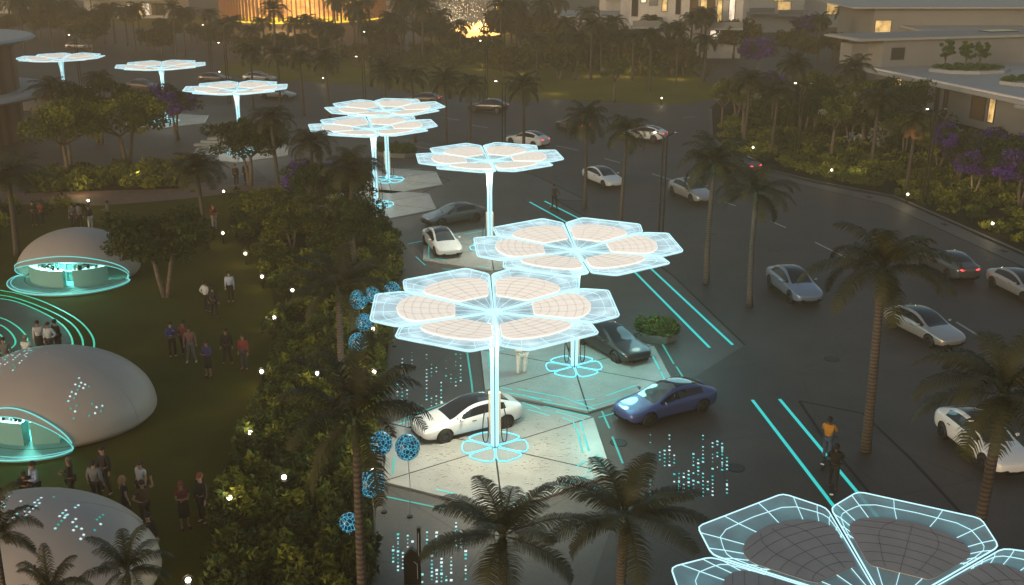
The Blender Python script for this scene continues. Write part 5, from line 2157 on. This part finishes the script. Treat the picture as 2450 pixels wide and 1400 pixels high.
# ================================================================= BUILDINGS
def window(parent, c, w_, h_, axis, m, fr=.08):
    """pane with a frame around it. axis 'x': wall runs along x and faces -y; 'y': wall runs along y and faces -x"""
    q = MB()
    dx, dy = (w_, .10) if axis == 'x' else (.10, w_)
    off = Vector((0, -.05, 0)) if axis == 'x' else Vector((-.05, 0, 0))
    c = Vector(c) + off
    for sz in (-1, 1):
        q.box(c + Vector((0, 0, sz * (h_ / 2))), (dx + fr * (axis == 'x'), dy + fr * (axis == 'y'), fr), M_winf)
    for sx in (-1, 1):
        o_ = Vector((sx * w_ / 2, 0, 0)) if axis == 'x' else Vector((0, sx * w_ / 2, 0))
        q.box(c + o_, (fr if axis == 'x' else .10, .10 if axis == 'x' else fr, h_ - fr), M_winf)
    f = q.build('window', parent)
    q = MB()
    q.box(c - off * .4, ((w_ - fr) if axis == 'x' else .03, .03 if axis == 'x' else (w_ - fr), h_ - fr), m)
    q.build('pane', f)
    return f


def slab(b_, x0, x1, y0, y1, z0, z1, m, mt=None):
    b_.box(((x0 + x1) / 2, (y0 + y1) / 2, (z0 + z1) / 2), (x1 - x0, y1 - y0, z1 - z0), m)


def roof_garden(x, y, z, rx, ry, label_plants, trees):
    t = thing('roof_planter', label_plants, 'planter', (x, y, z), 0, 'green planters on the flat roofs')
    q = MB()
    q.prism([(rx * math.cos(a) * (1 if abs(math.cos(a)) < .8 else 1.05), ry * math.sin(a)) for a in np.linspace(0, 2 * math.pi, 9)[:-1]], 0, .35, M_roofs)
    q.build('planter_wall', t)
    cs = []
    rs = random.Random(int(x * 10))
    for i in range(40):
        a, r_ = rs.uniform(0, 6.28), math.sqrt(rs.random()) * .85
        cs.append((rx * r_ * math.cos(a), ry * r_ * math.sin(a), .5, .55, .4, .3))
    V, F = leaf_cloud(int(x * 7), cs, 70, .16)
    leafmesh('foliage', V, F, [M_leafg], None, t)
    for dx, dy, s, lb in trees:
        dup(roofT, (x + dx, y + dy, z + .3), rnd.uniform(0, 6), lb, 'small trees in roof planters', s)


# right house, near
HC = Vector((39.6, 123.0, 0))
t = thing('house', 'nearest flat roofed grey house at the right edge with long roof slab and lit windows', 'house', tuple(HC), R(15), 'modern flat roofed houses')
def L(x, y, z):
    return (x, y, z)
q = MB()
q.box(L(14.5, -25, 1.85), (25.0, 49, 3.7), M_wallg)
q.box(L(3.4, -33, 1.6), (2.6, 9, 3.2), M_wallg)
q.build('wall', t)
q = MB()
q.box(L(14.0, -24.5, 3.87), (28.6, 51, .34), M_roofs)
q.box(L(.9, -38.2, 3.60), (3.4, 23, .30), M_roofs)
q.box(L(.3, -24.5, 4.14), (.25, 50.6, .20), M_wall)
q.build('roof', t)
q = MB()
q.box(L(16.0, 1.9, 5.55), (27.4, 5.6, 3.02), M_wallg)
q.box(L(1.6, 3.2, 5.2), (3.0, 2.4, 2.4), M_wallg)
q.build('upper_storey', t)
q = MB()
q.box(L(14.5, 1.9, 7.17), (32, 7.2, .20), M_roofs)
q.box(L(14.5, 1.9, 7.31), (31.4, 6.6, .08), M_wallg)
q.box(L(20, 2.4, 7.42), (4.0, 2.0, .12), M_wind)
q.build('upper_roof', t)
for y, w_, h_, zc, m in ((-5.0, 1.2, 1.9, 2.5, M_win), (-12, .6, 2.6, 1.9, M_wind), (-13.4, .5, 2.6, 1.9, M_door), (-18.5, 2.0, 2.3, 2.1, M_door), (-20.5, .9, 2.3, 2.1, M_win),
                      (-27.5, .3, 1.9, 2.2, M_wind), (-31.6, 1.5, 1.9, 2.55, M_win), (-37.6, 1.2, 2.6, 1.9, M_winw), (-39.0, 1.0, 2.6, 1.9, M_door), (-42.4, 2.2, 2.6, 1.8, M_wind), (-45.2, .9, 2.6, 1.8, M_winw)):
    window(t, L(2.0 if y < -28.4 and y > -37.6 else 1.95, y, zc), w_, h_, 'y', m)
window(t, L(4.2, -.91, 5.5), 1.6, 1.3, 'x', M_wind)
_p = P(2320, 168, 4.2)
roof_garden(_p.x, _p.y, 4.04, 4.3, 2.6, 'green planter on the roof of the nearest right house, holding three trees',
            [(-2.8, 0, 1.05, 'small roof tree, left one of three on the nearest right house'), (-.4, .3, .95, 'small roof tree, middle one of three on the nearest right house'), (1.1, .2, .95, 'small roof tree, right one of three on the nearest right house')])
_p = P(2470, 198, 4.2)
roof_garden(_p.x, _p.y, 4.04, 3.2, 2.2, 'green planter on the roof at the right edge of the picture', [(1.6, 1.0, .9, 'small roof tree cut by the right edge of the picture')])

# second right house
def L(x, y, z):
    return (x - o0.x, y - o0.y, z)


t = thing('house', 'second flat roofed grey house behind the nearest right one, with roof planters', 'house', (62, 165, 0), 0, 'modern flat roofed houses')
o0 = Vector((62, 165, 0))
q = MB()
q.box(L(68, 172, 4.0), (28, 18, 8.0), M_wallg)
q.box(L(76, 158, 2.6), (34, 22, 5.2), M_wallg)
q.build('wall', t)
q = MB()
q.box(L(66.5, 171.5, 8.12), (33, 21, .25), M_roofs)
q.box(L(76, 157.6, 5.34), (36, 24, .26), M_roofs)
q.build('roof', t)
window(t, L(55.4, 162.95, 4.5), 2.4, 3.4, 'x', M_win)
window(t, L(60.0, 146.95, 2.6), 2.2, 3.2, 'x', M_wind)
window(t, L(66.0, 146.95, 2.6), 1.2, 2.6, 'x', M_win)
roof_garden(80.5, 155, 5.5, 5.0, 2.0, 'long green planter on the roof of the second right house', [(-7, 0, 1.1, 'roof tree, left one on the second right house'), (-2.0, 0, 1.2, 'roof tree, middle one on the second right house'), (2.8, 0, 1.2, 'roof tree, right one on the second right house')])
t = thing('house', 'hazy far house with small lit windows at the top right corner', 'house', (95, 215, 0), 0, 'modern flat roofed houses')
o0 = Vector((95, 215, 0))
q = MB()
q.box(L(105, 225, 4.5), (50, 16, 9), M_wall)
q.box(L(70, 232, 3.5), (26, 12, 7), M_wall)
q.build('wall', t)
q = MB()
q.box(L(105, 224.5, 9.15), (53, 19, .3), M_roofs)
q.box(L(70, 231.6, 7.15), (28, 14, .3), M_roofs)
q.build('roof', t)
for x in (84, 92, 97, 106):
    window(t, L(x, 216.95, 5.5), 1.8, 2.2, 'x', M_winw)
window(t, L(66, 225.95, 3.8), 2.4, 2.4, 'x', M_win)


def house(name_label, x0, x1, y, H1, wins, storeys=2, depth=14, balcony=None):
    c = ((x0 + x1) / 2, y, 0)
    t = thing('house', name_label, 'house', c, 0, 'modern flat roofed houses')
    w_ = x1 - x0
    q = MB()
    q.box((0, depth / 2, H1 / 2), (w_, depth, H1), M_wall)
    q.build('wall', t)
    q = MB()
    q.box((0, depth / 2 - .4, H1 + .15), (w_ + 1.6, depth + 1.6, .3), M_roofs)
    q.build('roof', t)
    for (fx, z, ww, hh, m) in wins:
        window(t, (fx * w_ / 2, -.002, z), ww, hh, 'x', m)
    if balcony:
        for (a0_, a1_, z, d_) in balcony:
            q = MB()
            q.box(((a0_ + a1_) / 2 * w_ / 2, -d_ / 2 - .01, z), ((a1_ - a0_) * w_ / 2, d_, .3), M_roofs)
            q.box(((a0_ + a1_) / 2 * w_ / 2, -d_ - .01 + .05, z + .6), ((a1_ - a0_) * w_ / 2 - .1, .06, .9), M_wallg)
            q.build('balcony', t)
    return t


# central white houses
a = P(1345, 112)
house('pale house wing with stepped roofs left of the lit central house', P(1345, 120).x, P(1500, 120).x, P(1400, 118).y, 5.2,
      [(-.85, 1.8, 2.0, 2.6, M_wind), (.2, 3.8, 2.6, 1.0, M_wallg)], depth=12)
yc = P(1650, 140).y
house('white central house with a row of tall lit windows facing the road', P(1505, 140).x, P(1770, 140).x, yc, 14,
      [(-.93, 8.2, .9, 3.6, M_wind), (-.60, 9.5, 1.2, 3.0, M_wallg), (-.78, 9.8, .8, 2.8, M_winw), (-.40, 8.6, .8, 3.0, M_win), (-.16, 8.2, .7, 3.0, M_wind), (.12, 7.4, 1.2, 4.2, M_door), (.30, 7.2, 1.1, 3.9, M_win),
       (.42, 7.2, 1.2, 4.2, M_door), (.58, 7.0, .8, 3.6, M_win), (.80, 7.4, .9, 3.4, M_winw), (-.9, 2.5, 2.2, 3.0, M_door), (-.72, 2.5, 1.2, 3.0, M_win), (.55, 3.6, 2.0, 1.4, M_winw)],
      depth=16, balcony=[(-1.0, -.45, 4.9, 3.0), (.35, .95, 4.7, 3.0)])
yd = P(1500, 108).y
house('white house block behind and left of the central one with a dark shuttered bay', P(1445, 100).x, P(1530, 100).x, P(1480, 102).y, 15,
      [(-.5, 11.5, 1.2, 3.6, M_win), (.2, 11.0, 1.8, 4.0, M_wind), (.75, 10.0, 1.6, 5.0, M_door)], depth=14, balcony=[(-1, 1, 7.3, 1.2)])
house('hazy white house right of the central one with lit corner windows', P(1775, 75).x, P(1910, 75).x, P(1850, 78).y, 9.5,
      [(-.9, 7.3, 1.6, 2.0, M_win), (-.2, 7.6, 2.6, 2.4, M_wallg), (.3, 5.0, 2.6, 1.8, M_win), (.1, 7.0, 2.0, 2.2, M_win)], depth=14, balcony=[(-1.0, -.1, 3.8, 2.5), (.0, .9, 3.4, 2.5)])
house('far pale building beyond the pond at the top edge', P(1050, 8).x, P(1240, 8).x, 345, 8, [(-.5, 4, 3, 2.4, M_wind), (0, 4, 3, 2.4, M_wallg), (.5, 4, 3, 2.4, M_wind)], depth=12)
house('far pale building at the top left with a strip of lit shop windows', P(215, 42).x, P(420, 42).x, P(300, 44).y, 16,
      [(.1, 2.0, 2.2, 2.6, M_winw), (.28, 2.0, 2.2, 2.6, M_win), (.44, 2.0, 2.2, 2.6, M_winw), (.6, 2.0, 2.0, 2.6, M_door), (.74, 2.0, 2.0, 2.6, M_wind), (.1, 7.5, 9, 2.8, M_wallg)], depth=14, balcony=[(-.95, .95, 4.2, 4)])
house('far pale building cut by the top left corner', P(-60, 30).x, P(42, 30).x, P(20, 32).y, 14, [(.3, 4, 3, 3, M_wind), (.3, 9, 3, 3, M_wallg)], depth=12)
house('small flat roofed building with lit sign beside the far trees, top left', P(70, 14).x, P(100, 14).x, P(85, 17).y, 4, [(0, 2.2, 3.0, 1.6, M_winw)], depth=6)

# round brown building at the left edge
cy_ = 99.0
cx_ = P(36, 250, 4).x * cy_ / P(36, 250, 4).y - 9.2
t = thing('round_building', 'round brown timber building with two white disc roofs at the left edge', 'building', (cx_, cy_, 0))
q = MB()
q.cyl((0, 0, 0), 9.0, 9.0, M_brown, 96)
q.build('wall', t, False)
for z, r_, nm in ((9.0, 11.0, 'roof'), (4.1, 12.2, 'canopy_slab')):
    q = MB()
    q.cyl((0, 0, z), r_ - .5, .25, M_roofs, 72, r_)
    q.cyl((0, 0, z + .25), r_, .2, M_roofs, 72, r_ - .3)
    if nm == 'roof':
        q.box((3, -6.5, z + .5), (5.0, 2.0, .1), M_wind)
    q.build(nm, t)
q = MB()
for k in range(14):
    a = R(-75 + k * 3.0)
    q.box((9.03 * math.cos(a), 9.03 * math.sin(a), 1.9), (.10, .16, 3.6), M_win if k % 3 == 0 else M_door, rz=a)
q.build('timber_fin', t)
t = thing('kiosk', 'low pale walled kiosk behind the round brown building', 'kiosk', tuple(P(90, 265)))
q = MB()
q.box((0, 2, .9), (8, 4, 1.8), M_wallg)
q.build('wall', t)
q = MB()
q.box((0, 2, 1.9), (9, 5, .2), M_roofs)
q.build('roof', t)

# amber hall
hx0, hx1 = P(515, 52), P(912, 52)
hr_ = (hx1.x - hx0.x) / 2 * 1.0
hc = Vector(((hx0.x + hx1.x) / 2, P(700, 62).y + hr_, 0))
t = thing('round_hall', 'round glass hall glowing amber behind vertical fins at the top', 'building', tuple(hc))
q = MB()
q.cyl((0, 0, 0), hr_ + 3.2, .35, M_kerb, 72)
q.cyl((0, 0, .35), hr_ * .97, 1.2, M_yellow, 72)
q.build('base', t)
q = MB()
q.cyl((0, 0, 1.56), hr_ * .90, 20, M_amber, 72)
q.build('glass_wall', t)
q = MB()
for k in range(120):
    a = 2 * math.pi * k / 120
    q.box((hr_ * math.cos(a), hr_ * math.sin(a), 11.0), (.55, .12 + .10 * (k % 3), 20.5), M_fin, rz=a)
q.build('fin', t)
q = MB()
for z in (5.5, 10.5, 15.5):
    q.cyl((0, 0, z), hr_ * .96, .35, M_fin, 72)
q.cyl((0, 0, 21.5), hr_ + 1, .6, M_roofs, 72)
q.build('floor_ring', t)
lamp('hall_glow', 'POINT', tuple(hc + Vector((0, -hr_ - 8, 5))), 2600, (1, .62, .22), 2)
t = thing('curved_terrace', 'stepped pale terrace right of the amber hall', 'terrace', tuple(P(960, 45)))
q = MB()
for k in range(6):
    q.box((0, 6 + k * 1.6, .4 + k * .4), (13, 1.6, .8 + k * .8), M_wall if k % 2 else M_wallg)
q.build('steps', t)

# stone steps by the pale canopy
p = P(500, 352)
t = thing('stone_steps', 'low grey stone steps below the pale canopy post', 'steps', (p.x, p.y, 0))
q = MB()
for k in range(4):
    q.box((1.2 + .25 * k, .6 + k * .55, .10 + k * .10), (5.4 - .5 * k, .56, .2 + k * .2), M_stone)
q.build('step', t)


# fire on the pond bank with lit spray
fp = P(1160, 76)
t = thing('fire', 'tall orange flames burning on the bank of the pond', 'fire', tuple(fp))
q = MB()
rs = random.Random(4)
for k in range(34):
    u = k / 33
    x = -9.5 + 13 * u + rs.uniform(-.3, .3)
    hgt = .9 + 4.6 * math.exp(-((x - 2.4) / .9) ** 2) + .7 * math.exp(-((x + 2) / 4) ** 2) + rs.uniform(0, .5)
    pts = [(x + .15 * math.sin(j * 1.9 + k), rs.uniform(-.2, .2), hgt * j / 4) for j in range(5)]
    q.tube(pts, [.30, .36, .26, .13, .03], M_fire, 6)
q.build('flame', t, True)
q = MB()
for k in range(700):
    x = rs.gauss(-6, 3.2)
    z = abs(rs.gauss(3.0, 2.4))
    s = rs.uniform(.03, .09)
    q.box((x, rs.uniform(-1.5, 1.5), z), (s, s, s * 1.6), M_spark)
q.build('sparks', t)
tag(t.children[-1], kind='stuff')
lamp('fire_light', 'POINT', tuple(fp + Vector((0, -2, 3))), 900, (1, .55, .2), 1.0)

# small dark kiosk shape at the bottom
p = P(990, 1395)
t = thing('info_stand', 'dark angular information stand with a pointed top at the bottom edge', 'stand', (p.x, p.y, 0))
q = MB()
k0 = [(-.42, 0, 0), (.35, 0, 0), (.35, 0, 1.15), (-.05, 0, 1.45), (-.42, 0, 1.05)]
q.v += [(x, y - .14, z) for x, y, z in k0] + [(x, y + .14, z) for x, y, z in k0]
q.face(range(5), M_dark)
q.face([9, 8, 7, 6, 5], M_dark)
for i in range(5):
    q.face((i, 5 + i, 5 + (i + 1) % 5, (i + 1) % 5), M_dark)
q.build('case', t)
q = MB()
q.tube([(.2, -.16, .25), (.2, -.16, .85), (.05, -.16, .95)], .02, M_podrim, 5)
q.tube([(.28, -.16, 1.2), (.30, -.16, 2.1)], .02, M_podrim, 5)
q.build('trim', t)
q = MB()
q.box((.30, 0, 1.7), (.16, .2, 1.1), M_dark)
q.build('mast', t)
t.scale = (.66, .66, .85)

# ================================================================= HAZE
hz = bpy.data.materials.new('haze')
hz.use_nodes = True
n = hz.node_tree
n.nodes.remove(n.nodes['Principled BSDF'])
v = n.nodes.new('ShaderNodeVolumePrincipled')
v.inputs['Color'].default_value = (0.86, 0.66, 0.43, 1)
v.inputs['Density'].default_value = 0.0023
v.inputs['Anisotropy'].default_value = 0.35
n.links.new(v.outputs[0], n.nodes['Material Output'].inputs['Volume'])
q = MB()
q.box((0, 415, 11.5), (1302, 974, 25), hz)
tag(q.build('haze'), kind='stuff')

for o in bpy.data.objects:
    if '_placed' in o.keys():
        del o['_placed']
